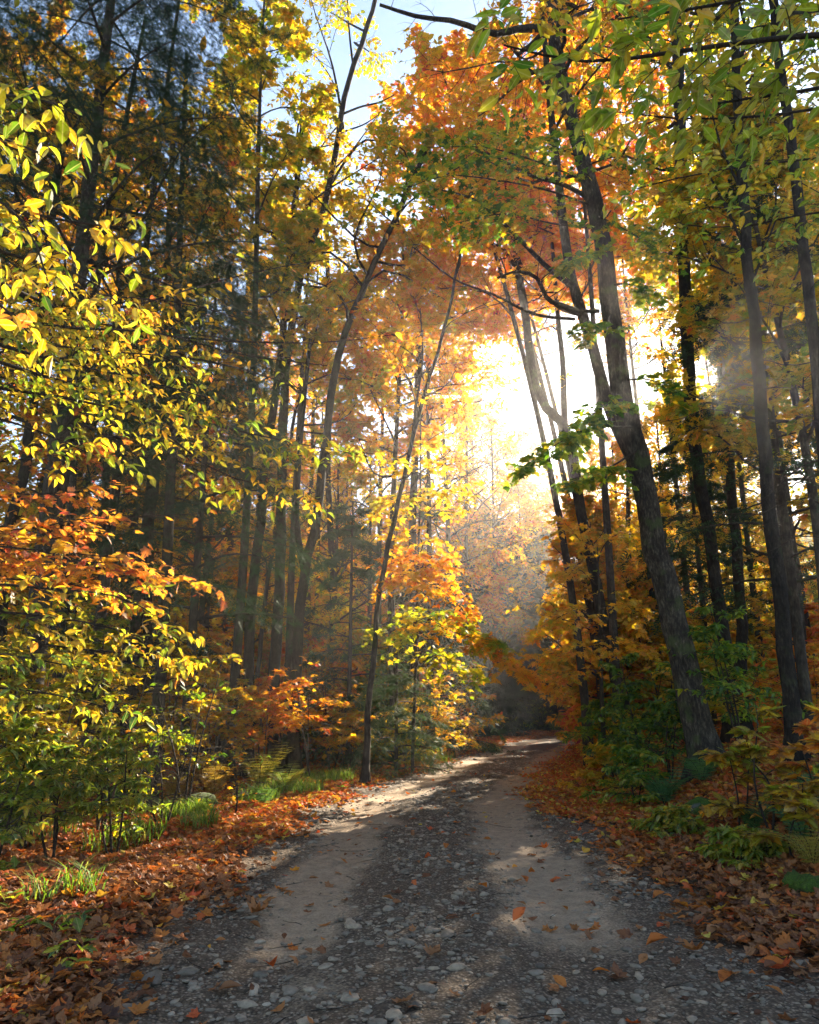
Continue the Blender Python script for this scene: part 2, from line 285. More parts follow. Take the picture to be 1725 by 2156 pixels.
class Plant:
    """Collects wood (tapered tubes) and leaves, then builds one empty with its parts."""
    def __init__(s, seed): s.r = rg(seed); s.wood = {}; s.leaf = []; s.owned = {}
    def tubes(s, P, R, sides=5, part='trunk'):
        P = np.asarray(P, float); R = np.asarray(R, float)
        if P.ndim == 2: P = P[None]; R = R[None]
        if len(P): s.wood.setdefault(part, []).append((P, R, sides))
    def kids(s, P, n, length, ang=.9, t0=.12, t1=1., planar=True, jit=.18, lift=.05, droop=.15, K=4, fall=.6, wig=.1, radius=None, part='branches', sides=3):
        r = s.r; P = np.asarray(P); P = P[None] if P.ndim == 2 else P
        M, Kp = P.shape[:2]
        tt = (np.arange(n)[None] + r.random((M, n))) / n; t = t0 + (t1 - t0) * tt; u = t * (Kp - 1); i = np.minimum(u.astype(int), Kp - 2); f = (u - i)[..., None]
        m = np.arange(M)[:, None]; A, B = P[m, i], P[m, i + 1]; pos = A + (B - A) * f; tan = nz(B - A)
        if planar:
            N = Z + r.normal(0, .22, pos.shape); N = nz(N - (N * tan).sum(-1, keepdims=True) * tan)
            S = np.cross(tan, N) * np.where(np.arange(n) % 2, 1., -1.)[None, :, None]
        else:
            q = r.normal(0, 1, pos.shape); S = nz(q - (q * tan).sum(-1, keepdims=True) * tan)
        a = (ang + r.normal(0, jit, t.shape))[..., None]
        d = nz(np.cos(a) * tan + np.sin(a) * S + Z * lift + r.normal(0, .07, pos.shape))
        L = length * (1 - fall * tt) * (.65 + .6 * r.random(t.shape)); L = L[..., None, None]
        q = np.linspace(0, 1, K)[None, None, :, None]
        C = pos[:, :, None] + d[:, :, None] * L * q - Z * droop * L * q * q + r.normal(0, wig, (M, n, 1, 3)) * L * np.sin(q * 3.1) * .6
        C = C.reshape(M * n, K, 3)
        if radius: s.tubes(C, np.linspace(radius, radius * .3, K)[None] * (.5 + L.reshape(-1, 1) / length * .5), sides, part)
        return C
    def leaves(s, P, n, size, tint, T, tj=.06, bj=.07, nj=.3, spread=.8, t0=.12, hang=.15, sj=.25, cull=True, own=None):
        r = s.r; M, Kp = P.shape[:2]
        t = t0 + (1 - t0) * (np.arange(n)[None] + r.random((M, n))) / n; u = t * (Kp - 1); i = np.minimum(u.astype(int), Kp - 2); f = (u - i)[..., None]
        m = np.arange(M)[:, None]; A, B = P[m, i], P[m, i + 1]; pos = A + (B - A) * f; tan = nz(B - A)
        N = nz(Z + r.normal(0, .25, pos.shape)); S = nz(np.cross(tan, N)) * np.where(np.arange(n) % 2, 1., -1.)[None, :, None]
        ax = nz(tan * .55 + S * spread + r.normal(0, .22, pos.shape) - Z * hang)
        N = Z + r.normal(0, nj, pos.shape); az = nz(N - (N * ax).sum(-1, keepdims=True) * ax); ay = np.cross(az, ax) * r.uniform(.68, 1.12, (M, n, 1)); az = az * r.uniform(-.2, 2.2, (M, n, 1))
        sz = size * (1 + sj * r.normal(0, 1, t.shape)).clip(.45, 1.6)
        ti = tint + bj * r.normal(0, 1, (M, 1)) + tj * r.normal(0, 1, (M, n))
        pos, ax, ay, az = (v.reshape(-1, 3) for v in (pos, ax, ay, az)); sz = sz.ravel(); ti = ti.ravel().clip(0, 1)
        if cull:
            k = lit_gap(pos) | (r.random(len(pos)) < (.45 if cull == 'part' else .04)); pos, ax, ay, az, sz, ti = pos[k], ax[k], ay[k], az[k], sz[k], ti[k]
        s.leaf.append((pos, ax, ay, az, sz, ti, T)) if own is None else s.owned.setdefault(own, []).append((pos, ax, ay, az, sz, ti, T))
    def build(s, name, base, label, cat, group=None, bark=None, leafmat=None, crown='crown', simple=False):
        base = np.asarray(base, float)
        e = empty(name, base, label, cat, group); built = {}
        for part, lst in s.wood.items():
            Vs, Fs, off = [], [], 0
            for P, R, sd in lst:
                M, K = P.shape[:2]; R = np.broadcast_to(R, (M, K))
                tn = np.gradient(P, axis=1) if K > 2 else np.repeat(P[:, 1:] - P[:, :1], 2, axis=1)
                tn = nz(tn); ref = np.where(np.abs(tn[:, :1, 2:3]) > .8, np.array([1., .13, 0]), Z)
                u = nz(np.cross(tn, np.broadcast_to(ref, tn.shape))); v = np.cross(tn, u)
                a = np.arange(sd) / sd * 2 * np.pi
                ring = P[:, :, None] + R[:, :, None, None] * (u[:, :, None] * np.cos(a)[None, None, :, None] + v[:, :, None] * np.sin(a)[None, None, :, None])
                if sd >= 10:   # furrowed, slightly irregular big trunks
                    fl = np.clip(R / np.median(R) - 1.25, 0, 1)[:, :, None, None]; rr = 1 + (.05 + .22 * fl) * np.sin(a * 5 + 1.)[None, None, :, None] + .03 * s.r.normal(0, 1, (M, K, sd, 1))
                    ring = P[:, :, None] + (ring - P[:, :, None]) * rr
                Vs.append(ring.reshape(-1, 3))
                m, k, j = np.meshgrid(np.arange(M), np.arange(K - 1), np.arange(sd), indexing='ij'); j2 = (j + 1) % sd
                b = (m * K + k) * sd
                Fs.append(np.stack([b + j, b + j2, b + sd + j2, b + sd + j], -1).reshape(-1, 4) + off); off += M * K * sd
            mt = bark or BARK
            if part.split('#')[0] in ('branches', 'branch', 'stems'): mt = TWIG
            built[part] = ob = raw_mesh(part.split('#')[0], np.concatenate(Vs), np.concatenate(Fs), mt, smooth=True, parent=e, loc=base)
            if part == 'branches': ob['kind'] = 'stuff'
        near = np.hypot(base[0], base[1]) < 9.5
        def leafmesh(lst, nm, par):
            Vs, Fs, Ts, Bs, off = [], [], [], [], 0
            for pos, ax, ay, az, sz, ti, T in lst:
                tv, tf = T; k = len(tv); n = len(pos)
                if not n: continue
                V = pos[:, None] + sz[:, None, None] * (tv[None, :, 0:1] * ax[:, None] + tv[None, :, 1:2] * ay[:, None] + tv[None, :, 2:3] * az[:, None])
                Vs.append(V.reshape(-1, 3)); Fs.append((tf[None] + (np.arange(n) * k)[:, None, None]).reshape(-1, 3) + off); off += n * k
                Ts.append(np.repeat(ti, k)); Bs.append(np.tile(1 + np.abs(tv[:, 1]), n))
            if Vs:
                at_ = {'tint': np.concatenate(Ts)}
                if near and leafmat is None: at_['blade'] = np.concatenate(Bs)
                raw_mesh(nm, np.concatenate(Vs), np.concatenate(Fs), leafmat or LEAF, at_, parent=par, loc=base)
        if s.leaf: leafmesh(s.leaf, crown, e)
        for k, lst in s.owned.items(): leafmesh(lst, 'foliage', built.get(k, e))
        return e

def resample(P, K):
    P = np.asarray(P, float); s = np.r_[0, np.cumsum(np.linalg.norm(np.diff(P, axis=0), axis=1))]; q = np.linspace(0, s[-1], K)
    # smooth through the given points (Catmull-like by cubic hermite on each axis)
    m = np.gradient(P, s, axis=0); i = np.clip(np.searchsorted(s, q, 'right') - 1, 0, len(s) - 2); h = s[i + 1] - s[i]; t = ((q - s[i]) / h)[:, None]; h = h[:, None]
    return ((2 * t ** 3 - 3 * t ** 2 + 1) * P[i] + (t ** 3 - 2 * t ** 2 + t) * h * m[i] + (-2 * t ** 3 + 3 * t ** 2) * P[i + 1] + (t ** 3 - t ** 2) * h * m[i + 1])
def px_trunk(pts, Y, w0, w1, K=26, extend=0.):
    """trunk through picture points at distance Y, run down into the ground; widths in picture units"""
    P = np.array([at(*(p if len(p) == 3 else (*p, Y))) for p in pts])
    d = nz(P[0] - P[1]); g = float(hz(P[0][0], P[0][1]))
    if P[0][2] > g - .1 and abs(d[2]) > .2:
        L = (P[0][2] - g + .15) / -d[2]; P = np.vstack([P[0] + d * L, P])
    if extend: P = np.vstack([P, P[-1] + nz(P[-1] - P[-2]) * extend])
    P = resample(P, K); R = np.linspace(w0, w1, K) / 2 * Y / F
    s = np.linalg.norm(P - P[0], axis=1); R = R * (1 + .85 * np.exp(-s / .2) + .15 * np.exp(-s / .8))
    P[1:-1] += rg(int(Y * 97)).normal(0, .012, (K - 2, 3))
    return P, R

def crown_on(p, T, Rt, n1, R, cb, leafn, size, tint, tpl_, planar=False, l2=.42, l3=.20, n2=8, n3=6, lift=.45, droop=.1, ang=1.0, bark_part='trunk', full=1., tj=.06, bj=.08, nj=.45, top=.99):
    """limbs, boughs, twigs and leaves on a trunk line T"""
    r = p.r; K = len(T); az0 = r.random() * 6.28
    for i in range(n1):
        tt = (i + r.random() * .8) / n1; t = cb + (top - cb) * tt; u = t * (K - 1); k = min(int(u), K - 2)
        pos = T[k] + (T[k + 1] - T[k]) * (u - k); az = az0 + i * 2.4 + r.normal(0, .3)
        prof = (math.sin(math.pi * min(1, .22 + .76 * tt)) ** .7) if full else (1 - .8 * tt)
        L = R * max(.22, prof) * (.75 + .45 * r.random())
        el = lift + .5 * tt
        d = np.array([math.cos(az) * math.cos(el), math.sin(az) * math.cos(el), math.sin(el)])
        q = np.linspace(0, 1, 7)[:, None]; w = r.normal(0, .08, (1, 3))
        C = pos + d * L * q - Z * droop * L * q * q + w * L * np.sin(q * 5)
        r0 = min(np.interp(t, np.linspace(0, 1, K), Rt) * .5, .012 + L * .014)
        p.tubes(C, np.linspace(r0, r0 * .25, 7), 5, bark_part)
        B = p.kids(C, n2, L * l2, .85, t0=.2, planar=planar, lift=.12, droop=droop, fall=.45, radius=.004 + L * .0022)
        W = p.kids(B, n3, L * l3, .8, t0=.15, planar=planar, lift=.05, droop=droop, K=3, fall=.4, radius=.003 + L * .0006)
        p.leaves(np.concatenate([W]), leafn, size, tint, tpl_, tj=tj, bj=bj, nj=nj, sj=.3)

def wild_tree(name, label, cat, group, px, Y, H, R, tint, seed, cb=.35, n1=22, n2=8, n3=6, ln=5, size=.16, tpl_=OVALF, lean=(0, 0), w=.13, bark=None, **kw):
    x = at(px, 1490, Y)[0]; b = np.array([x, Y, float(hz(x, Y)) - .1]); p = Plant(seed); r = p.r
    K = 14; q = np.linspace(0, 1, K)[:, None]
    T = b + Z * H * q + np.array([lean[0], lean[1], 0]) * q ** 1.5 * H * .1 + r.normal(0, .1, (1, 3)) * np.sin(q * 5) * [1, 1, 0]
    Rt = np.linspace(w, w * .2, K) * (1 + .4 * np.exp(-q[:, 0] * H / .3)); p.tubes(T, Rt, 7)
    crown_on(p, T, Rt, n1, R, cb, ln, size, tint, tpl_, n2=n2, n3=n3, **kw)
    return p.build(name, b, label, cat, group, bark or BARK2)

def hemlock(name, label, group, px, Y, H, R, seed, cb=.12, n1=34, n2=12, n3=6, size=.16, T_=SPRAYF, tint=.4, w=.14, droop=.35, ln=4, lean=0.):
    x = at(px, 1490, Y)[0]; b = np.array([x, Y, float(hz(x, Y)) - .1]); p = Plant(seed); r = p.r
    K = 14; q = np.linspace(0, 1, K)[:, None]; T = b + Z * H * q + np.array([lean, 0, 0]) * q * q; Rt = np.linspace(w, .02, K); p.tubes(T, Rt, 7)
    for i in range(n1):
        tt = (i + r.random()) / n1; pos = T[0] + (T[-1] - T[0]) * (cb + (1 - cb) * tt); az = i * 2.4 + r.normal(0, .25)
        L = R * (1 - .88 * tt) ** .75 * (.75 + .4 * r.random()); d = np.array([math.cos(az), math.sin(az), .22]); qq = np.linspace(0, 1, 7)[:, None]
        C = pos + d * L * qq - Z * droop * L * qq * qq; p.tubes(C, np.linspace(.008 + L * .008, .003, 7), 4)
        B = p.kids(C, n2, L * .42, .8, t0=.12, planar=True, lift=0., droop=.25, fall=.55, radius=.004)
        W = p.kids(B, n3, L * .17, .7, t0=.1, planar=True, lift=0., droop=.2, K=3, fall=.4)
        p.leaves(W, ln, size, tint, T_, tj=.08, bj=.1, nj=.35, spread=.5)
    return p.build(name, b, label, 'hemlock tree', group, BARK2, NEEDLE)

# ------------------------------------------------------------------ ground
def build_ground():
    def axis(a, b, fine, lo, hi, n=60):
        near = np.arange(lo, hi, fine); g = np.geomspace(1, (b - hi) / fine + 1, n); right = hi + (g - 1) * fine
        g = np.geomspace(1, (lo - a) / fine + 1, n); left = lo - (g - 1) * fine
        return np.unique(np.r_[left, near, right])
    xs = axis(-260, 260, .06, -6, 7, 110); ys = axis(-40, 400, .09, 2, 16, 220)
    X, Y = np.meshgrid(xs, ys); Zg = hz(X, Y); ny, nx = X.shape
    # small lumps of the trodden gravel
    r = rg(3); d = side_dist(X, Y)
    Zg = Zg + .006 * np.where(np.abs(d) < 3, r.normal(0, 1, X.shape), 0) * (Y < 18) * (Y > 1)
    i, j = np.meshgrid(np.arange(ny - 1), np.arange(nx - 1), indexing='ij'); b = i * nx + j
    Fc = np.stack([b, b + 1, b + nx + 1, b + nx], -1).reshape(-1, 4)
    wv = .18 * wob(X, Y, 1.6, .5) + .08 * wob(X, Y, 6., .9)
    track = np.exp(-((d + 1.0 + wv * .6) / .36) ** 2) + np.exp(-((d - .75 + wv * .6) / .40) ** 2)
    track = track * (.30 + .7 * sm(4.3, 6.0, Y)) 
    wood = np.maximum(sm(1.55, 2.1, -d + wv), sm(1.5, 2.1, d - wv + .9 * sm(9, 15, Y)))
    raw_mesh('ground', np.stack([X, Y, Zg], -1).reshape(-1, 3), Fc, GROUND, {'track': track.ravel(), 'wood': wood.ravel()}, smooth=True)['kind'] = 'structure'
build_ground()

# ------------------------------------------------------------------ fallen leaves, gravel (ground cover)
def scatter_flat(pos, r, tilt, size, ti, T, flip=True):
    n = len(pos); a = r.random(n) * 6.283; ax = np.stack([np.cos(a), np.sin(a), r.normal(0, tilt, n)], -1); ax = nz(ax)
    N = Z + r.normal(0, tilt, (n, 3)); az = nz(N - (N * ax).sum(-1, keepdims=True) * ax)
    if flip: az = az * np.where(r.random(n) < .4, -1., 1.)[:, None]
    ay = np.cross(az, ax); tv, tf = T; k = len(tv)
    V = pos[:, None] + size[:, None, None] * (tv[None, :, 0:1] * ax[:, None] + tv[None, :, 1:2] * ay[:, None] + tv[None, :, 2:3] * az[:, None])
    return V.reshape(-1, 3), (tf[None] + (np.arange(n) * k)[:, None, None]).reshape(-1, 3), np.repeat(ti, k)
def litter():
    r = rg(11); N = 520000
    Y = np.exp(r.uniform(math.log(2.6), math.log(62), N)); X = road_x(Y) + r.uniform(-1, 1, N) * (7 + .12 * Y)
    d = side_dist(X, Y); wv = .22 * wob(X, Y, 1.6, .5) + .12 * wob(X, Y, 6., .9) + r.normal(0, .13, N)
    edge_r = 1.85 - .95 * sm(9, 15, Y)
    dens = np.maximum(sm(1.65, 2.15, -d + wv), sm(edge_r - .2, edge_r + .35, d - wv))
    dens = np.maximum(dens, .006 + .02 * sm(1.1, 1.8, np.abs(d)))
    dens *= np.where((d < -3.6) | (d > 4.2), .55, 1.) * np.clip(Y / 7., .3, 1.) ** .8
    k = r.random(N) < dens; X, Y, d = X[k], Y[k], d[k]; n = len(X)
    pos = np.stack([X, Y, hz(X, Y) + .012 + r.random(n) * .035 * (np.abs(d) > 1.5)], -1)
    size = r.uniform(.042, .092, n) * (1 + .012 * Y)
    red = sm(6.5, 11, Y) * sm(60, 20, Y); ti = np.clip(r.normal(.33, .19, n) + red * .34 + np.where(r.random(n) < .08, .45, 0), 0, 1)
    Vs, Fs, Ts, off = [], [], [], 0; c = r.random(n); far = Y > 14
    for msk, T in ((~far & (c < .55), CURL), (~far & (c >= .55), CURLM), (far, OVALS)):
        V, Fc, t = scatter_flat(pos[msk], r, .33, size[msk], ti[msk], T); Vs.append(V); Fs.append(Fc + off); Ts.append(t); off += len(V)
    print('litter', n)
    tag(raw_mesh('fallen_leaves', np.concatenate(Vs), np.concatenate(Fs), LITTER, {'tint': np.concatenate(Ts)}), 'carpet of brown and red fallen leaves on both road verges', 'fallen leaves', kind='stuff')
litter()

def ico(sub=1):
    import bmesh
    bm = bmesh.new(); bmesh.ops.create_icosphere(bm, subdivisions=sub, radius=1)
    V = np.array([v.co[:] for v in bm.verts]); T = np.array([[v.index for v in f.verts] for f in bm.faces]); bm.free(); return V, T
ICO1, ICO2, ICO3 = ico(1), ico(2), ico(4)
def gravel():
    r = rg(21); N = 90000
    Y = np.exp(r.uniform(math.log(2.8), math.log(26), N)); X = road_x(Y) + r.uniform(-2.3, 2.4, N); d = side_dist(X, Y)
    wv = .25 * wob(X, Y, 1.6, .5) + .2 * wob(X, Y, 3.3, 3.)
    tr = np.exp(-((d + 1.0 + wv * .5) / .42) ** 2) + np.exp(-((d - .75 + wv * .5) / .45) ** 2)
    tr *= .45 + .55 * sm(4.3, 5.8, Y)
    dens = np.clip(1 - tr * 1.02, .04, 1) * (.55 + .45 * wob(X, Y, 2.3, 7.)) * np.clip(Y / 7, .5, 1)
    k = r.random(N) < dens; X, Y = X[k], Y[k]; n = len(X)
    s = np.exp(r.normal(math.log(.0064), .58, n)).clip(.0025, .034) * (1 + .03 * Y)
    pos = np.stack([X, Y, hz(X, Y) + s * .02], -1)
    Vs, Fs, Ts, off = [], [], [], 0; big = s > .011
    for msk, (tv, tf) in ((big, ICO2), (~big, ICO1)):
        p, q = pos[msk], s[msk]; m = len(p); kk = len(tv); a = r.random(m) * 6.28; ca, sa = np.cos(a)[:, None], np.sin(a)[:, None]
        sc = np.stack([r.uniform(.9, 1.6, m), r.uniform(.65, 1.1, m), r.uniform(.3, .62, m)], -1)
        V = tv[None] * (1 + r.normal(0, .13, (m, kk, 1))) * sc[:, None] * q[:, None, None]
        V = np.stack([V[..., 0] * ca - V[..., 1] * sa, V[..., 0] * sa + V[..., 1] * ca, V[..., 2] + V[..., 0] * r.normal(0, .15, (m, 1))], -1) + p[:, None]
        Vs.append(V.reshape(-1, 3)); Fs.append((tf[None] + (np.arange(m) * kk)[:, None, None]).reshape(-1, 3) + off); off += m * kk
        Ts.append(np.repeat(r.beta(2, 3, m), kk))
    print('gravel', n)
    tag(raw_mesh('gravel', np.concatenate(Vs), np.concatenate(Fs), STONE, {'tint': np.concatenate(Ts)}, smooth=True), 'loose grey gravel scattered over the dirt road', 'gravel', kind='stuff')
gravel()

def rock(name, p, size, seed, mat, label, cat, group=None, tint=.5, T=ICO3, rough=.16, sink=.36):
    r = rg(seed); V = T[0].copy(); 
    for k in range(5):
        q = nz(r.normal(0, 1, 3)); V += V * (.5 ** (k * .4)) * rough * np.sin((V @ q)[:, None] * (2 + 2 * k) + r.random() * 6)
    for k in range(4):     # worn flat faces
        q = nz(r.normal(0, 1, 3)); c = .72 + .2 * r.random(); dd = V @ q; V -= np.maximum(dd - c, 0)[:, None] * q * .85
    if mat is MOSS: V *= 1 + .07 * r.normal(0, 1, (len(V), 1)) + .1 * np.sin(V[:, :1] * 9 + 3 * V[:, 1:2])
    a = r.random() * 6.28; V = V * np.asarray(size); V = np.stack([V[:, 0] * math.cos(a) - V[:, 1] * math.sin(a), V[:, 0] * math.sin(a) + V[:, 1] * math.cos(a), V[:, 2]], -1)
    p = np.asarray(p, float).copy(); p[2] += size[2] * (1 - 2 * sink) * .5
    o = raw_mesh(name, V + p, T[1], mat, {'tint': np.full(len(V), tint)}, smooth=True, loc=p); return tag(o, label, cat, group)

# bigger stones lying loose on the road, placed where the photograph shows them
STN = [(742, 1953, .055, .75, 'pale flat stone lying in the gravel of the road middle'), (942, 1968, .065, .15, 'dark smooth egg-shaped stone in the middle of the road'),
       (322, 2066, .085, .1, 'dark flat stone half sunk at the left road edge'), (395, 2052, .06, .25, 'grey wedge stone between two dark stones at the left road edge'),
       (460, 2030, .06, .6, 'pale rounded stone beside a tan leaf near the left road edge'), (612, 2090, .055, .35, 'grey stone low in the road left of the pebbly middle'),
       (738, 2105, .065, .55, 'flattened brownish stone near the bottom edge of the road'), (965, 2040, .06, .8, 'wide pale stone in the coarse gravel in mid road'),
       (1168, 2138, .05, .9, 'near-white stone at the very bottom of the road'), (1320, 1782, .07, .5, 'grey stone against the edge of the right leaf bank'),
       (1375, 1815, .07, .45, 'long grey stone at the foot of the right leaf bank'), (1250, 1935, .06, .55, 'flat grey stone on the right side of the road'),
       (900, 2085, .055, .3, 'dark rounded cobble in the coarse gravel below the wide pale stone'), (520, 2120, .06, .65, 'buff stone half buried at the lower left of the road'),
       (870, 1870, .05, .5, 'small grey slab on the gravel ridge between the wheel tracks'), (1020, 1885, .045, .6, 'small tan slab beside the upper ring of road leaves'),
       (1130, 2050, .05, .4, 'round grey pebble between the wheel track and the coarse gravel'), (250, 2130, .07, .3, 'dark stone touching the lower left leaf litter'),
       (830, 2140, .06, .75, 'pale grey cobble on the bottom edge of the road'), (1210, 1716, .11, .6, 'pale elongated stone on the red leaves of the right verge')]
for i, (px, py, s, t, lab) in enumerate(STN):
    r = rg(500 + i); rock('stone', ground_px(px, py), (s * r.uniform(.8, 1.1), s * r.uniform(.5, .75), s * r.uniform(.3, .45)), 500 + i, STONE, lab, 'stone', 'larger stones on the road', t, ICO3, .1)
r = rg(77)
for i in range(70):
    px, py = r.uniform(150, 1500), r.uniform(1900, 2150); g = ground_px(px, py); d = float(side_dist(g[0], g[1]))
    if abs(d) > 1.9: continue
    s = r.uniform(.018, .036)
    rock('stone', g, (s, s * r.uniform(.6, .9), s * r.uniform(.35, .55)), 800 + i, STONE, 'small worn cobble among the coarse gravel in the road foreground', 'stone', 'small cobbles in the road foreground', float(r.random()), ICO2, .1)

# single leaves lying on the bare road
LV = [(1080, 1944, .12, .66, 1.1, 'brown curled leaf standing upright in the right wheel track', 0), (1360, 1997, .14, .62, .5, 'orange-brown curled leaf on the right half of the road', 0),
      (1595, 2035, .18, .80, .25, 'large orange oval leaf at the lower right corner of the road', 1), (1640, 2048, .15, .74, .35, 'red-orange lobed leaf overlapping the large oval leaf at the lower right', 2),
      (1545, 2058, .16, .62, .2, 'dull orange leaf under the large oval leaf at the lower right', 1), (575, 2042, .13, .7, .55, 'golden brown leaf curled on the left half of the road', 0),
      (530, 1930, .13, .45, .3, 'dark brown flat leaf on the left wheel track', 2), (460, 2095, .12, .32, .3, 'pale tan leaf lying by the stones at the lower left of the road', 1),
      (1025, 1872, .10, .82, .4, 'bright orange leaf on the dirt beside the right wheel track', 0), (1110, 1862, .10, .64, .4, 'brown leaf with a raised tip at the top of the right wheel track', 0),
      (1070, 1916, .08, .2, .3, 'small dark leaf above the upright leaf in the right wheel track', 1), (905, 1752, .09, .74, .3, 'small red leaf on the ridge between the wheel tracks', 2),
      (938, 1790, .10, .6, .4, 'rusty leaf on the ridge beyond the gravel patch', 0), (905, 2100 - 80, .10, .4, .3, 'tan leaf lying among cobbles in mid road', 2),
      (1385, 1960, .10, .75, .2, 'dark red leaf flat on the right of the road', 1), (1345, 1962, .09, .45, .2, 'light brown leaf next to the dark red leaf', 1),
      (1450, 1918, .11, .86, .5, 'amber leaf where the right bank litter begins', 0), (1480, 1916, .11, .84, .3, 'yellow-orange leaf beside the amber leaf by the right bank', 1),
      (1375, 1895, .11, .6, .4, 'brown crumpled leaf on grey stones right of the track', 0), (400, 1888, .07, .76, .3, 'small bright red leaf at the left litter edge', 2),
      (580, 1806, .09, .86, .5, 'orange leaf standing by the left road edge', 0), (795, 1750, .09, .8, .3, 'orange leaf in the sandy left wheel track', 1),
      (650, 1855, .09, .35, .2, 'pale leaf flat on the sandy left wheel track', 1), (1240, 1965, .08, .5, .3, 'small curled leaf by the flat grey stone', 0),
      (830, 1900, .09, .45, .3, 'brown leaf on the central gravel ridge', 0), (1150, 1790, .09, .66, .3, 'reddish brown leaf at the inner edge of the right verge', 2),
      (1470, 2010, .12, .5, .3, 'tan leaf close to the right litter edge', 2), (1490, 1975, .12, .4, .4, 'pointed light brown leaf on the right road shoulder', 0)]
def fold(T, k):
    V = T[0].copy(); V[:, 2] += k * V[:, 1] ** 2 * 2 + k * .3 * (V[:, 0] - .5) ** 2; return V, T[1]
for i, (px, py, s, t, tilt, lab, sh) in enumerate(LV):
    r = rg(900 + i); g = ground_px(px, py) + Z * .012; T = fold([CURL, OVAL, CURLM][sh], .3 + r.random() * .6)
    a = r.random() * 6.28; ax = nz(np.array([math.cos(a), math.sin(a), math.sin(tilt) * .9])); N = Z + np.array([math.sin(a), -math.cos(a), 0]) * tilt * .5; az = nz(N - (N @ ax) * ax); ay = np.cross(az, ax)
    V = g + s * (T[0][:, :1] * ax + T[0][:, 1:2] * ay + T[0][:, 2:3] * az); V[:, 2] += max(0, g[2] - V[:, 2].min())
    tag(raw_mesh('fallen_leaf', V, T[1], LITTER, {'tint': np.full(len(V), t)}, smooth=True, loc=g), lab, 'leaf', 'single leaves lying on the road')

def twig_litter():
    r = rg(55); N = 320; Y = np.exp(r.uniform(math.log(3), math.log(22), N)); X = road_x(Y) + r.uniform(-4, 4, N); L = r.uniform(.04, .28, N); a = r.random(N) * 6.28
    q = np.linspace(-.5, .5, 4)[None, :]; px_ = X[:, None] + np.cos(a)[:, None] * L[:, None] * q + r.normal(0, .008, (N, 4)); py_ = Y[:, None] + np.sin(a)[:, None] * L[:, None] * q + r.normal(0, .008, (N, 4))
    P = np.stack([px_, py_, hz(px_, py_) + .012 + r.uniform(0, .012, (N, 1))], -1); R_ = (L * .008 + .001)[:, None] * np.array([1, .9, .7, .4])
    u = np.stack([-np.sin(a), np.cos(a), 0 * a], -1)[:, None]; g = np.arange(4) * 1.5708
    V = P[:, :, None] + R_[:, :, None, None] * (u[:, :, None] * np.cos(g)[None, None, :, None] + Z * np.sin(g)[None, None, :, None])
    m, k, j = np.meshgrid(np.arange(N), np.arange(3), np.arange(4), indexing='ij'); b = (m * 4 + k) * 4; j2 = (j + 1) % 4
    tag(raw_mesh('twigs', V.reshape(-1, 3), np.stack([b + j, b + j2, b + 4 + j2, b + 4 + j], -1).reshape(-1, 4), TWIG, smooth=True), 'broken twigs strewn over the road and verges', 'twigs', kind='stuff')
twig_litter()

# rocks and moss
rock('mossy_boulder', ground_px(418, 1712), (.34, .28, .26), 31, ROCK, 'rounded mossy boulder at the left verge behind the grass', 'rock')
rock('mossy_boulder', ground_px(235, 1690) + [0, .3, 0], (.38, .3, .2), 32, ROCK, 'low dark boulder behind the green saplings on the left', 'rock')
rock('mossy_boulder', ground_px(1705, 1880), (.14, .12, .085), 33, MOSS, 'bright green moss covered rock at the right edge', 'rock')
rock('mossy_boulder', ground_px(1555, 1812), (.13, .1, .05), 34, MOSS, 'flat cushion of moss on the right leaf bank', 'moss')
rock('mossy_boulder', ground_px(1478, 1712), (.24, .2, .16), 35, ROCK, 'mossy rock under ferns at the foot of the big leaning tree', 'rock')
rock('mossy_boulder', ground_px(1400, 1735), (.2, .16, .13), 36, ROCK, 'small mossy rock in the green plants on the right bank', 'rock')

# grass
def grass():
    r = rg(41); pts = []
    for px, py, rad, n in ((610, 1668, .55, 800), (690, 1648, .5, 700), (540, 1690, .35, 350), (390, 1722, .35, 500), (300, 1765, .25, 120), (420, 1745, .2, 160), (170, 1890, .14, 60), (80, 1905, .1, 30), (100, 1770, .3, 90), (230, 1790, .3, 90), (860, 1600, 1.2, 900), (960, 1575, 1.5, 900)):
        g = ground_px(px, py); a = r.random(n) * 6.28; q = rad * np.sqrt(r.random(n)); pts.append(np.stack([g[0] + q * np.cos(a), g[1] + q * np.sin(a)], -1))
    XY = np.concatenate(pts); n = len(XY); base = np.stack([XY[:, 0], XY[:, 1], hz(XY[:, 0], XY[:, 1])], -1)
    h = r.uniform(.12, .34, n)[:, None]; a = r.random(n) * 6.28; dr = np.stack([np.cos(a), np.sin(a), 0 * a], -1); sd = np.stack([-np.sin(a), np.cos(a), 0 * a], -1) * .005
    m = base + Z * h * .6 + dr * h * .25; t = base + Z * h * .85 + dr * h * .75
    V = np.stack([base - sd, base + sd, m - sd, m + sd, t], 1).reshape(-1, 3)
    Fc = (np.array([(0, 1, 3), (0, 3, 2), (2, 3, 4)])[None] + (np.arange(n) * 5)[:, None, None]).reshape(-1, 3)
    tag(raw_mesh('grass', V, Fc, GRASS, {'tint': np.repeat(r.random(n), 5)}), 'tufts of bright green grass along the left verge', 'grass', kind='stuff')
grass()

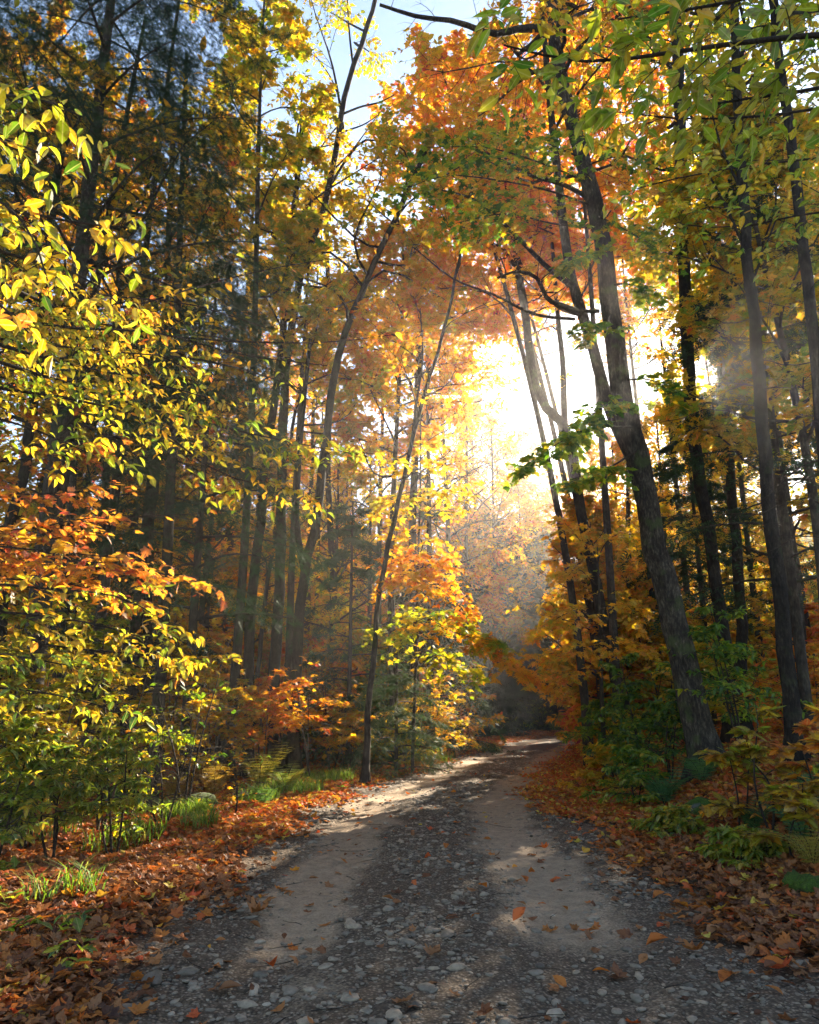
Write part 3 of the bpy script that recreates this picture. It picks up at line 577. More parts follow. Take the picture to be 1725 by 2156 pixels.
# ferns
def fern(px, py, label, R, n, tint, seed, Y=None, fall=.5, group='ferns along the verges'):
    R *= 1.2
    g = ground_px(px, py) if Y is None else np.array([at(px, py, Y)[0], Y, float(hz(at(px, py, Y)[0], Y))])
    p = Plant(seed); r = p.r; q = np.linspace(0, 1, 14)[:, None]; fr = []
    for i in range(n):
        a = i / n * 6.28 + r.normal(0, .2); L = R * r.uniform(.75, 1.15); d = np.array([math.cos(a), math.sin(a), 0])
        fr.append(g + d * L * (q * .35 + .75 * q ** 2) + Z * L * (1.35 * q - 1.25 * fall * q ** 2.4))
    fr = np.array(fr); p.tubes(fr, np.linspace(.004, .001, 14)[None], 3, 'stems')
    M = len(fr); k = 30; t = .12 + .88 * (np.arange(k) // 2) / (k // 2); u = t * 13; i = np.minimum(u.astype(int), 12); f = (u - i)[None, :, None]
    A, B = fr[:, i], fr[:, i + 1]; pos = A + (B - A) * f; tan = nz(B - A); N = nz(Z - tan * tan[..., 2:]); S = np.cross(tan, N) * np.where(np.arange(k) % 2, 1., -1.)[None, :, None]
    ax = nz(S + tan * .25 - Z * .12 + r.normal(0, .05, S.shape)); az = nz(N - (N * ax).sum(-1, keepdims=True) * ax); ay = np.cross(az, ax)
    sz = R * .30 * np.sin(np.clip(t * 1.05 + .12, 0, 1) * 3.0)[None] * np.ones((M, 1)); ti = (tint + r.normal(0, .05, (M, 1)) + r.normal(0, .04, (M, k))).clip(0, 1)
    V, T = [], []
    for j in range(8):
        x = .03 + .9 * j / 8; w = .16 * (1 - .8 * j / 8)
        for s in (1, -1): b = len(V); V += [(x, 0, 0), (x + .10, 0, 0), (x + .09, s * w, -.01)]; T.append((b, b + 1, b + 2))
    b = len(V); V += [(0, .012, 0), (0, -.012, 0), (1, 0, 0)]; T.append((b, b + 1, b + 2))
    p.leaf.append((*[v.reshape(-1, 3) for v in (pos, ax, ay, az)], sz.ravel(), ti.ravel(), (np.array(V), np.array(T))))
    return p.build('fern', g, label, 'fern', group, crown='fronds', leafmat=FERN)
fern(545, 1668, 'upright yellow fern lit by the sun on the left verge', .62, 8, .62, 61, fall=.25)
fern(600, 1672, 'pale yellow-green fern right of the upright yellow fern', .5, 8, .55, 62)
fern(555, 1700, 'dark green fern at the front of the left fern row', .38, 8, .2, 63)
fern(735, 1605, 'olive bracken arching at the foot of the slender leaning sapling', .8, 9, .58, 64)
fern(820, 1598, 'rusty bracken right of the slender sapling base', .75, 9, .82, 65)
fern(780, 1612, 'brown bracken drooping between the olive and rusty ferns', .6, 8, .9, 66)
fern(450, 1680, 'brown bracken above the mossy boulder', .6, 8, .85, 67)
fern(370, 1690, 'brown fern left of the mossy boulder', .5, 8, .75, 68)
fern(1690, 1780, 'blue-green fern on the right edge above the bright mossy rock', .42, 8, .12, 69)
fern(1590, 1755, 'drooping blue-green fern left of the right-edge fern', .36, 8, .1, 70)
fern(1715, 1835, 'straw-coloured fern hanging over the right mossy rock', .36, 8, .72, 71)
fern(1480, 1655, 'small green fern at the base of the big leaning tree', .5, 8, .2, 72)
fern(1400, 1700, 'dark green fern among plants left of the big leaning tree', .55, 9, .12, 73)
fern(1290, 1640, 'grey-green fern beside the red leaf verge', .55, 9, .3, 74)
fern(1715, 1700, 'green fern at the right edge below the yellow-leaved plants', .45, 8, .15, 75)
fern(20, 1790, 'small green fern at the far left of the verge', .35, 7, .3, 76)
fern(1430, 1750, 'low green fern on the right bank leaf litter', .3, 7, .22, 77)

# ------------------------------------------------------------------ big trees in view
BIG = 'large trees beside the road'
def bare_twigs(p, T, cb, ct, n, L, seed=0, droop=.1, lift=.05, solo=False):
    """dead, leafless side branches"""
    r = p.r; K = len(T); P = []
    for i in range(n):
        t = cb + (ct - cb) * (i + r.random()) / n; u = t * (K - 1); k = min(int(u), K - 2); pos = T[k] + (T[k + 1] - T[k]) * (u - k)
        az = r.random() * 6.28; l = L * r.uniform(.4, 1.2); d = np.array([math.cos(az), math.sin(az) * .6, r.normal(lift, .15)]); q = np.linspace(0, 1, 6)[:, None]
        P.append(pos + d * l * q - Z * droop * l * q * q + r.normal(0, .04, (1, 3)) * l * np.sin(q * 6))
    P = np.array(P)
    for Q in ([P[i:i + 1] for i in range(n)] if solo else [P]):
        pt = 'branch#%d' % len(p.wood) if solo else 'trunk'
        p.tubes(Q, np.linspace(.009, .0025, 6)[None], 4, pt)
        C = p.kids(Q, 5, L * .4, .8, planar=True, droop=.05, K=4, radius=.003, part=pt)
        p.kids(C, 3, L * .15, .7, planar=True, K=3, radius=.0022, part=pt)

def limbs_px(p, limbs, Y, n2, l2, n3, l3, ln, size, tint, T_, r0=.02, planar=True, droop=.15, nj=.3, tj=.06, bj=.08, lift=.03, hang=.15, part='branches', t0=.15, cull=True):
    for L in limbs:
        tn = tint
        if isinstance(L, tuple): L, tn = L
        P = resample(np.array([at(*(q if len(q) == 3 else (*q, Y))) for q in L]), 10)
        part = 'branch#%d' % len(p.wood); p.tubes(P, np.linspace(r0, r0 * .22, 10), 6, part)
        ln_m = np.linalg.norm(P[-1] - P[0]); k2 = max(3, int(n2 * ln_m))
        B = p.kids(P, k2, l2, .85, t0=t0, planar=planar, droop=droop, lift=lift, fall=.45, K=5, radius=.0035, part=part)
        W = p.kids(B, n3, l3, .75, t0=.15, planar=planar, droop=droop, K=3, fall=.35, radius=.002, part=part)
        p.leaves(np.concatenate([W]), ln, size, tn, T_, nj=nj, tj=tj, bj=bj, hang=hang, cull=cull, own=part)

def small_sprays(p, T, t0, t1, n, L, n2, n3, ln, size, tint, T_, leafkw={}):
    """leafy shoots straight from a trunk"""
    C = p.kids(T, n, L, 1.3, t0=t0, t1=t1, planar=False, lift=.2, droop=.25, K=5, fall=.2, radius=.006)
    B = p.kids(C, n2, L * .4, .8, planar=True, droop=.2, K=3, radius=.003)
    p.leaves(B, ln, size, tint, T_, **leafkw)

# the big leaning tree on the right and its second stem
p = Plant(101)
T, R_ = px_trunk([(1492, 1622), (1472, 1545), (1437, 1384), (1402, 1234), (1372, 1109), (1342, 949), (1312, 850), (1292, 700), (1277, 575), (1257, 450), (1212, 280), (1182, 165), (1162, 0), (1140, -220)], 11.3, 56, 25, 44)
p.tubes(T, R_, 16); base1 = T[0].copy()
T2, R2 = px_trunk([(1345, 985, 11.35), (1320, 940, 11.5), (1292, 884, 11.7), (1267, 800, 11.8), (1242, 710, 11.9), (1207, 600, 12.), (1190, 500, 12.1), (1178, 400, 12.2), (1165, 280, 12.3), (1150, 120, 12.4), (1135, -80, 12.5)], 11.4, 40, 14, 24)
T2 = resample(np.array([at(*q) for q in [(1348, 1000, 11.3), (1320, 940, 11.5), (1292, 884, 11.7), (1267, 800, 11.8), (1242, 710, 11.9), (1207, 600, 12.), (1190, 500, 12.1), (1178, 400, 12.2), (1165, 280, 12.3), (1150, 120, 12.4), (1135, -80, 12.5)]]), 24)
R2 = np.linspace(.105, .045, 24); p.tubes(T2, R2, 12, 'second_stem')
for pts, r0 in (([(1225, 660, 11.9), (1190, 645, 11.6), (1150, 625, 11.2), (1130, 585, 11.), (1090, 572, 10.8), (1048, 585, 10.6)], .055), ([(1228, 665, 11.9), (1180, 650, 11.7), (1150, 620, 11.5), (1140, 590, 11.4), (1165, 570, 11.3)], .03),
                ([(1262, 655, 11.4), (1235, 655, 11.5), (1218, 640, 11.7), (1232, 610, 11.8), (1250, 575, 11.8)], .035), ([(1210, 672, 11.8), (1120, 660, 11.3), (1040, 620, 10.9), (960, 590, 10.6), (870, 520, 10.4)], .03),
                ([(1200, 600, 12.), (1150, 560, 11.6), (1110, 520, 11.3), (1060, 470, 11.1), (1000, 420, 11.), (930, 400, 11.)], .05), ([(1245, 420, 11.6), (1190, 390, 11.3), (1120, 370, 11.), (1040, 330, 10.8), (940, 300, 10.7)], .045),
                ([(1170, 60, 12.), (1100, 60, 11.4), (1030, 70, 11.), (960, 45, 10.8), (880, 35, 10.6), (800, 10, 10.4)], .085)):
    P = resample(np.array([at(*q) for q in pts]), 14); pt = 'limb#%d' % len(p.wood); p.tubes(P, np.linspace(r0, r0 * .3, 14), 7, pt)
    B = p.kids(P, 7, .9, .9, t0=.35, planar=True, droop=.05, K=5, radius=.01, part=pt); p.kids(B, 4, .35, .8, K=3, radius=.004, part=pt)
crown_on(p, T, R_, 12, 3.0, .72, 5, .12, .62, OVALS, n2=9, n3=6, tj=.07)
crown_on(p, T2, R2, 10, 2.4, .5, 5, .12, .56, OVALS, n2=8, n3=6, bark_part='second_stem')
# green maple shoots in front of the stem, and the dark green fan of branches above the road
limbs_px(p, [[(1330, 900, 11.), (1250, 900, 10.3), (1180, 930, 9.8), (1110, 985, 9.5)], [(1340, 860, 11.), (1290, 850, 10.4), (1240, 880, 10.), (1200, 930, 9.9)], [(1340, 950, 11.), (1270, 990, 10.5), (1200, 1010, 10.2)],
              [(1320, 800, 11.2), (1370, 800, 10.8), (1420, 830, 10.6)], [(1290, 660, 11.2), (1250, 700, 10.7), (1220, 690, 10.5)], [(1280, 560, 11.3), (1240, 540, 10.9), (1190, 560, 10.6)], [(1280, 600, 11.3), (1330, 600, 10.9), (1370, 620, 10.7)]], 11, 8, .45, 5, .2, 5, .088, .24, MAPLE, tj=.08, bj=.06, cull=False, t0=.3)
limbs_px(p, [[(1240, 430, 11.3), (1150, 400, 10.5), (1050, 380, 9.8), (930, 370, 9.4), (850, 400, 9.2)], [(1230, 380, 11.3), (1130, 340, 10.5), (1020, 310, 9.8), (900, 310, 9.4)],
              [(1220, 330, 11.3), (1150, 300, 10.6), (1080, 260, 10.2)], [(1250, 480, 11.3), (1160, 470, 10.6), (1060, 450, 10), (960, 470, 9.7)], [(1230, 350, 11.3), (1300, 330, 10.6), (1380, 340, 10.2)], [(1250, 450, 11.3), (1310, 480, 10.8), (1380, 520, 10.4)]], 10, 6, .85, 6, .34, 4, .095, .29, MAPLES, tj=.12, bj=.14, cull=False, t0=.2)
p.build('leaning_tree', base1, 'big leaning tree with furrowed bark and two stems on the right road bank', 'tree', BIG)

def road_tree(name, pts, Y, w0, w1, label, tint, seed, n1=12, R=2.8, cb=.6, extend=2., forks=(), size=.13, T_=OVALS, n2=8, n3=6, ln=5, bark=None, dead=0, shoots=None, K=30, group=BIG, cat='tree', sides=10):
    p = Plant(seed); T, Rt = px_trunk(pts, Y, w0, w1, K, extend); p.tubes(T, Rt, sides)
    if n1: crown_on(p, T, Rt, n1, R, cb, ln, size, tint, T_, n2=n2, n3=n3)
    for fp, fw0, fw1, fn in forks:
        FT = resample(np.array([at(*(q if len(q) == 3 else (*q, Y))) for q in fp]), 16); FR = np.linspace(fw0, fw1, 16) / 2 * Y / F; fpt = 'limb#%d' % len(p.wood); p.tubes(FT, FR, 8, fpt)
        if fn: crown_on(p, FT, FR, fn, R * .8, .5, ln, size, tint, T_, n2=n2, n3=n3, bark_part=fpt)
    if dead: bare_twigs(p, T, .2, .8, dead, 1.6, solo=True)
    if shoots: small_sprays(p, T, *shoots)
    return p.build(name, T[0], label, cat, group, bark or BARK3)
road_tree('forked_tree', [(1318, 1500), (1297, 1424), (1272, 1309), (1247, 1184), (1222, 1059), (1207, 969), (1190, 894), (1162, 874), (1132, 824), (1122, 780), (1107, 675), (1097, 600)], 19, 26, 15, 'forked tree behind the big leaning tree, bare against the bright gap', .62, 111,
          n1=9, cb=.68, extend=5, forks=[([(1190, 900), (1188, 859), (1185, 759), (1177, 690), (1170, 600), (1160, 480)], 16, 8, 4)], R=3., shoots=(.2, .6, 14, 1.6, 7, 4, 5, .12, .5, OVALS))
road_tree('sunlit_tree', [(1545, 1590), (1532, 1384), (1512, 1259), (1497, 1134), (1477, 1034), (1457, 884), (1452, 800), (1447, 700), (1442, 550), (1437, 400)], 14, 26, 28, 'straight trunk with the sun shining directly behind it', .42, 112, n1=12, cb=.66, extend=6, dead=16, R=3.2)
road_tree('thin_tree', [(1568, 1560), (1562, 1459), (1562, 1309), (1547, 1109), (1532, 934), (1522, 825), (1512, 675), (1500, 480), (1497, 375)], 15.5, 24, 12, 'thin straight trunk right of the tree that hides the sun', .38, 113, n1=9, cb=.66, extend=4, dead=22, R=2.6)
road_tree('dark_tree', [(1677, 1584), (1662, 1434), (1642, 1259), (1622, 1084), (1607, 909), (1600, 840), (1587, 700), (1577, 540), (1562, 350), (1552, 175), (1547, 0)], 9.5, 32, 17, 'dark slim tree with many dead side twigs on the right', .36, 114, n1=10, cb=.7, extend=3, dead=34,
          forks=[([(1580, 560), (1545, 470), (1505, 390), (1470, 330), (1420, 280)], 8, 3, 0), ([(1582, 600), (1620, 500), (1650, 420)], 7, 3, 0), ([(1560, 400), (1520, 310), (1490, 200)], 7, 3, 0)], R=2.4)
road_tree('edge_tree', [(1790, 1560), (1765, 1300), (1745, 1050), (1722, 800), (1707, 650), (1692, 500), (1667, 300), (1642, 125), (1630, 0)], 8.6, 30, 20, 'tall dark trunk running up the right edge', .36, 115, n1=9, cb=.72, extend=3, dead=26, R=2.2)
# left group
road_tree('twin_tree', [(622, 1602), (620, 1584), (625, 1409), (635, 1259), (650, 1159), (665, 1109), (675, 1009), (690, 909), (705, 784), (722, 720), (750, 640), (775, 585)], 17, 25, 11, 'dark trunk dividing into two stems left of the road', .42, 121, n1=12, cb=.66, extend=4, R=3.2,
          forks=[([(642, 1215), (631, 1150), (625, 1100), (628, 1000), (640, 850), (655, 700)], 14, 8, 3)])
road_tree('tall_tree', [(578, 1600), (575, 1459), (585, 1309), (590, 1209), (592, 1109), (595, 959), (600, 809), (605, 750), (620, 650), (635, 565), (670, 475), (690, 410), (710, 310), (720, 240), (740, 150), (760, 100), (790, 0)], 18, 26, 10, 'tallest trunk of the left group reaching bare into the blue sky', .45, 122, n1=9, cb=.42, extend=2, R=3.2, K=40,
          forks=[([(722, 240), (760, 225), (800, 215), (830, 200)], 6, 3, 0), ([(716, 280), (770, 260), (800, 240)], 5, 2, 0), ([(745, 150), (735, 60), (730, -40)], 6, 3, 0), ([(724, 240), (700, 170), (660, 110)], 5, 2, 0), ([(700, 360), (730, 330), (790, 250)], 5, 2, 0)])
road_tree('straight_tree', [(522, 1580), (525, 1384), (535, 1209), (550, 1109), (555, 1009), (585, 809), (605, 600)], 17.5, 24, 12, 'straight trunk left of the tallest trunk', .5, 123, n1=12, cb=.6, extend=5, R=3.)
road_tree('leaning_sapling', [(772, 1580), (775, 1520), (790, 1359), (805, 1209), (830, 1109), (850, 1009), (862, 959), (887, 850), (927, 725), (957, 600), (977, 475)], 15, 13, 5, 'slender pale-barked sapling leaning over the left verge', .6, 124, n1=9, cb=.5, extend=1.5, R=2., size=.12, forks=[([(865, 950), (877, 850), (890, 760), (885, 650)], 6, 3, 3)], bark=BARK2, T_=MAPLES)
for k, (pts, Y, w0, w1, lab, ti) in enumerate([([(0, 1300), (15, 1119), (50, 1009), (65, 884), (85, 700)], 10, 28, 18, 'dark leaning trunk at the left edge', .5), ([(75, 1300), (90, 1109), (100, 1009), (135, 884), (150, 720)], 11, 22, 14, 'dark trunk second from the left edge', .45),
                                          ([(212, 1400), (222, 1050), (232, 909), (245, 700)], 14, 20, 12, 'dark trunk behind the orange maple sprays on the left', .6), ([(312, 1400), (315, 1134), (330, 980), (340, 884), (350, 650)], 14, 22, 13, 'dark trunk right of the orange maple sprays', .62),
                                          ([(432, 1400), (440, 1230), (465, 1100), (490, 980)], 20, 14, 9, 'thin leaning trunk in the bright gap of the left wood', .5), ([(545, 1400), (560, 1250), (575, 1150), (600, 1000)], 22, 10, 7, 'thin slanting stem between the two straight trunks', .5),
                                          ([(700, 1450), (702, 1250), (690, 1000), (695, 780), (690, 560)], 23, 16, 9, 'pale hazy trunk behind the twin-stemmed tree', .38), ([(872, 1450), (870, 1250), (868, 1100), (875, 950), (880, 800)], 23, 20, 12, 'hazy trunk behind the slender leaning sapling', .6)]):
    road_tree('forest_tree', pts, Y, w0, w1, lab, ti, 130 + k, n1=11, cb=.5, extend=4, R=3., size=.14, n2=7, n3=5, sides=8)

# ------------------------------------------------------------------ hemlocks
hemlock('hemlock', 'huge dark hemlock filling the upper left corner', 'hemlocks', 60, 9.6, 17, 3.7, 201, cb=.27, n1=70, n2=16, n3=8, size=.14, T_=SPRAY, tint=.15, w=.17, ln=6)
hemlock('hemlock', 'dark hemlock showing through the orange sprays on the left', 'hemlocks', 395, 13, 9.5, 2.6, 202, cb=.3, n1=40, n2=14, n3=7, size=.17, T_=SPRAY, tint=.38, w=.1, ln=4)
hemlock('hemlock', 'dark hemlock deep behind the left undergrowth', 'hemlocks', 250, 17, 12, 2.8, 203, cb=.15, n1=40, n2=12, n3=6, size=.2, tint=.35, w=.12)
hemlock('hemlock', 'young blue-green hemlock behind the bracken at the left verge', 'hemlocks', 835, 17.5, 3.6, 1.5, 204, cb=.03, n1=40, n2=10, n3=6, size=.15, T_=SPRAY, tint=.75, w=.05, ln=4)
hemlock('hemlock', 'young hemlock left of the slender leaning sapling', 'hemlocks', 735, 19, 6.5, 1.9, 205, cb=.04, n1=44, n2=10, n3=6, size=.17, tint=.55, w=.07, ln=4)
hemlock('hemlock', 'middle sized hemlock in the haze left of the light shafts', 'hemlocks', 905, 25, 8.5, 2.3, 206, cb=.03, n1=44, n2=11, n3=6, size=.22, tint=.5, w=.1)
hemlock('hemlock', 'dark conifer right of the sun beside the thin trunk', 'hemlocks', 1500, 20, 8.5, 2.0, 207, cb=.3, n1=36, n2=11, n3=6, size=.2, tint=.3, w=.1)
hemlock('hemlock', 'dark conifer at the right edge behind the tall edge trunk', 'hemlocks', 1700, 13, 12, 2.6, 208, cb=.2, n1=36, n2=12, n3=6, size=.17, tint=.3, w=.1)
for k, (px, Y, H, lab) in enumerate([(985, 46, 13, 'tall dark hemlock left of the light shafts beyond the bend'), (1050, 50, 14, 'dark hemlock in the middle of the light shafts beyond the bend'), (1105, 48, 12, 'dark hemlock right of the light shafts beyond the bend'),
                                     (1160, 54, 14, 'dark hemlock straight behind the end of the road'), (1215, 60, 14, 'farthest dark hemlock at the right of the road bend'), (1010, 60, 17, 'tall hazy hemlock behind the light shafts'), (940, 40, 9, 'hemlock at the left of the dark group at the bend'), (1275, 53, 15, 'added shading hemlock beyond the road bend hidden behind the golden maples'),
                                     (1335, 49, 14.5, 'added shading hemlock behind the forked tree on the inside of the bend'), (1390, 46, 14, 'added shading hemlock behind the big leaning tree far back'), (1445, 43, 13, 'added shading hemlock far back below the sun')]):  # last four are added, mostly unseen, to keep sun off the road corridor
    hemlock('hemlock', lab, 'hemlocks', px, Y, H, 3.8, 210 + k, cb=.02, n1=60, n2=11, n3=6, size=.40, tint=.08, w=.16)

# ------------------------------------------------------------------ canopy trees whose crowns fill the view
CAN = [  # px, Y, H, R, tint, crown base, limbs, label
    (470, 21, 20, 3.6, .43, .45, 18, 'tall yellow-green maple behind the left group of trunks'),
    (640, 26, 18.5, 3.4, .47, .35, 18, 'yellow maple behind the tallest left trunk'),
    (360, 24, 19, 4.0, .50, .3, 20, 'tall gold maple left of the yellow-green maple'),
    (800, 27, 18.5, 3.6, .48, .35, 28, 'gold maple in the haze over the middle of the picture'),
    (560, 33, 18, 4.0, .70, .2, 20, 'pink-red maple glowing behind the left trunks'),
    (940, 31, 20, 3.6, .60, .3, 30, 'orange maple rising left of the bright gap'),
    (990, 36, 17, 3.2, .70, .25, 30, 'red-orange maple at the foot of the bright gap'),
    (1050, 43, 19, 3.6, .60, .25, 38, 'orange maple over the road bend'),
    (1235, 19, 20, 3.4, .65, .58, 30, 'tall orange beech whose crown arches over the road'),
    (835, 20, 15, 2.6, .60, .5, 24, 'amber beech left of the tall orange beech'),
    (1300, 17.5, 20, 3.6, .68, .60, 30, 'orange maple crown behind the big leaning tree'),
    (1290, 24, 20, 3.4, .70, .62, 24, 'orange-red maple crown high above the bright gap'),
    (1700, 16, 16, 2.7, .46, .2, 32, 'yellow maple behind the dark right trunks'),
    (1800, 20, 17, 4.2, .50, .15, 32, 'yellow maple beyond the right edge of the road bank'),
    (1430, 25, 10.8, 3.4, .48, .12, 32, 'yellow maple low behind the trunk that hides the sun'),
    (1330, 27, 11, 3.0, .56, .08, 32, 'golden maple between the forked tree and the big leaning tree'),
    (1700, 27, 19, 4.2, .42, .15, 32, 'yellow-green maple far back on the right'),
    (1560, 33, 12, 4.2, .52, .12, 32, 'yellow maple in the haze right of the sun'),
    (1262, 21, 7.0, 2.0, .54, .2, 30, 'low golden maple leaning over the road by the forked tree'),
    (1290, 27, 8.5, 2.4, .55, .15, 30, 'golden maple on the inside of the road bend'),
    (100, 19, 18, 4.0, .62, .2, 30, 'orange maple in the left wood behind the dark trunks'),
    (-120, 16, 18, 4.2, .52, .15, 30, 'yellow maple beyond the left edge'),
    (230, 29, 16, 4.4, .72, .15, 30, 'rust-red maple far back in the left wood'),
    (700, 40, 14, 4.2, .60, .15, 28, 'hazy orange maple far behind the twin-stemmed tree'),
    (850, 44, 14, 4.2, .62, .12, 28, 'hazy rust maple behind the leaning sapling'),
    (610, 19, 15.5, 2.6, .45, .5, 16, 'lime-gold maple crown in front of the yellow maple on the left'),
    (485, 15, 19, 2.1, .43, .52, 22, 'small yellow-green crown right of the huge dark hemlock'),
    (1275, 21.5, 18.5, 3.0, .62, .66, 24, 'amber maple crown closing over the top of the bright gap'),
    (1110, 53, 18.5, 3.6, .56, .25, 28, 'pale golden maple closing the lower end of the bright gap'),
    (1390, 22, 15.5, 2.4, .58, .70, 22, 'amber crown just above the sun'),
    (1010, 57, 25, 4.4, .58, .3, 34, 'tall far golden maple at the left border of the bright gap'),
    (1120, 64, 25, 4.2, .54, .3, 24, 'tall thin-crowned yellow maple inside the bright gap'),
    (1235, 60, 23, 4.2, .56, .3, 28, 'tall far yellow maple behind the fork of the forked tree'),
    (520, 24, 10, 3.0, .55, .12, 30, 'low gold maple glowing between the left trunks'),
    (600, 30, 12, 3.4, .64, .10, 30, 'orange maple low behind the tallest left trunk'),
    (420, 19, 9.5, 2.5, .60, .30, 26, 'slim orange maple left of the straight trunk'),
    (700, 23, 9, 2.5, .48, .25, 26, 'slim yellow maple right of the twin-stemmed tree'),
    (775, 31, 13, 3.0, .56, .10, 30, 'gold maple behind the leaning sapling in the haze'),
    (320, 22, 11, 2.8, .68, .2, 28, 'rust-orange maple behind the second hemlock on the left'),
    (130, 15, 8.5, 2.3, .52, .3, 26, 'slim yellow maple behind the leaning trunks at the left edge'),
    (1690, 15, 14, 1.8, .40, .42, 26, 'yellow-green maple crown between the dark slim tree and the sun'),
    (1740, 11.5, 11, 2.3, .45, .35, 26, 'yellow maple behind the tall edge trunk'),
    (905, 24, 16, 2.8, .58, .45, 26, 'golden maple over the slender leaning sapling'),
    (430, 42, 13, 4.6, .64, .12, 28, 'hazy orange maple far behind the thin leaning trunk'),
]
for k, (px, Y, H, R, ti, cb, n1, lab) in enumerate(CAN):
    fs = 1 + .018 * max(0, Y - 12)
    wild_tree('maple_tree' if 'beech' not in lab else 'beech_tree', lab, 'tree', 'autumn trees of the wood', px, Y, H, R, ti, 300 + k, cb=cb, n1=n1, n2=10, n3=8, ln=6, size=.12 * fs, tpl_=MAPLES if Y < 22 else OVALF, w=.075 + .002 * Y, tj=.07, bj=.08, lean=(-1.6, 0) if 'arches' in lab or 'bright gap' in lab and Y < 25 else (0, 0))
# far forest trees: nothing in the photograph tells the members of one colour apart
r = rg(88); FAR = {0: ('yellow tree in the hazy far wood', .47), 1: ('orange tree in the hazy far wood', .66), 2: ('red tree in the hazy far wood', .82), 3: ('yellow-green tree in the hazy far wood', .36)}
k = 0
for Y in (50, 62, 76):
    for px in np.arange(-250, 2000, 118 if Y < 60 else 105):
        px = px + r.normal(0, 25); x = at(px, 1490, Y)[0]
        if abs(x - road_x(Y)) < 4.5 or (900 < px < 1240 and Y < 60): continue
        low = 1040 < px < 1500; lowl = 380 < px < 620
        c = int(r.choice([0, 1, 2, 3], p=[.4, .3, .15, .15] if px < 1250 else [.5, .15, .03, .32])); lab, ti = FAR[c]
        wild_tree('forest_tree', lab, 'tree', lab + ' group', px, Y + r.normal(0, 3), (.23 * Y + 1.5 + r.random() * 2) if low else (.15 * Y + r.random() * 2) if lowl else 11.5 + r.random() * 4, 4.2, ti + r.normal(0, .02), 400 + k, cb=.12, n1=24, n2=8, n3=6, ln=5, size=.34, tpl_=OVALF, w=.2, bj=.05, tj=.05); k += 1

# bare slender trunks standing in the depth of the wood
r = rg(89); k = 0
for px, Y in [(455, 30), (480, 26), (500, 34), (660, 28), (720, 31), (760, 35), (380, 27), (410, 33), (285, 22), (170, 25), (30, 24), (1350, 24), (1395, 21), (1470, 24), (1620, 20), (1680, 22), (1590, 26), (1720, 17), (60, 12), (118, 13.5), (190, 12.5), (275, 14), (335, 12), (20, 15), (240, 18), (1240, 33), (1030, 44), (1060, 47), (1085, 49), (1005, 41), (970, 37)]:
    p = Plant(600 + k); x = at(px, 1490, Y)[0]; b = np.array([x, Y, float(hz(x, Y)) - .1]); q = np.linspace(0, 1, 12)[:, None]; H = 12 + 4 * p.r.random() if not 950 < px < 1300 else 9
    T = b + Z * H * q + p.r.normal(0, .5, (1, 3)) * [1, 1, 0] * q ** 1.5 + p.r.normal(0, .08, (1, 3)) * np.sin(q * 6); Rt = np.linspace(.10 + .04 * p.r.random(), .03, 12)
    p.tubes(T, Rt, 7); bare_twigs(p, T, .15, .95, 14, 1.3)
    p.build('bare_tree', b, 'slender bare trunk with dead twigs deep in the wood', 'tree', 'slender bare trunks deep in the wood', BARK2); k += 1

# ------------------------------------------------------------------ overhanging branches of trees at the picture's edges
p = Plant(701)   # beech left of the camera
T, R_ = np.array([[-3.5, 4.2, -.4], [-3.45, 4.2, 1.], [-3.4, 4.25, 3], [-3.5, 4.3, 5.5], [-3.3, 4.2, 8.5]]), np.array([.12, .10, .08, .06, .02]); T = resample(T, 14); R_ = np.linspace(.12, .03, 14); p.tubes(T, R_, 9)
def from_trunk(z, *pts): return [None, z, pts]
def own_limb(T, pts, Y=None):
    P = np.array([at(*q) for q in pts]); k = np.argmin(np.abs(T[:, 2] - (P[0][2] - .25 * np.linalg.norm((P[0] - T[0])[:2])))); return np.vstack([T[k], P])
def farther(limbs, k): return [([(a, b, Y * k) for a, b, Y in (L[0] if isinstance(L, tuple) else L)], L[1]) for L in limbs]
def limbs_w(p, T, limbs, r0=.018, n2=8, l2=.4, n3=4, l3=.18, ln=4, size=.09, tint=.4, T_=OVAL, **kw):
    lk = {a: kw.pop(a) for a in ('tj', 'bj', 'nj', 'hang', 'cull', 'sj') if a in kw}; dr = kw.pop('droop', .2)
    for L in limbs:
        tn = tint
        if isinstance(L, tuple): L, tn = L
        P = resample(own_limb(T, L), 14); pt = 'branch#%d' % len(p.wood); p.tubes(P, np.linspace(r0, r0 * .2, 14), 6, pt)
        m = np.linalg.norm(P[-1] - P[0]); B = p.kids(P, max(4, int(n2 * m)), l2, .85, t0=.25, planar=True, droop=dr, lift=.02, K=5, fall=.4, radius=.0035, part=pt)
        W = p.kids(B, n3, l3, .75, t0=.2, planar=True, droop=dr, K=3, fall=.3, radius=.0017, part=pt); p.leaves(W, ln, size, tn, T_, own=pt, **lk)
limbs_w(p, T, [([(-120, 190, 3.3), (0, 200, 3.), (90, 210, 2.9), (170, 245, 2.8)], .36), ([(-120, 260, 3.3), (0, 290, 3.), (80, 320, 2.9)], .38), ([(-120, 420, 3.4), (10, 430, 3.1), (70, 500, 3.), (100, 590, 2.95)], .48),
               ([(-120, 440, 3.6), (60, 450, 3.4), (170, 470, 3.3), (275, 480, 3.2)], .42), ([(-60, 520, 3.6), (100, 560, 3.4), (190, 590, 3.3), (250, 640, 3.2)], .40), ([(-120, 600, 3.4), (0, 640, 3.2), (60, 700, 3.1)], .52)],
        n2=6, l2=.32, n3=3, l3=.14, ln=3, size=.070, T_=OVAL, nj=.5, hang=.35, sj=.35, tj=.09, bj=.06)
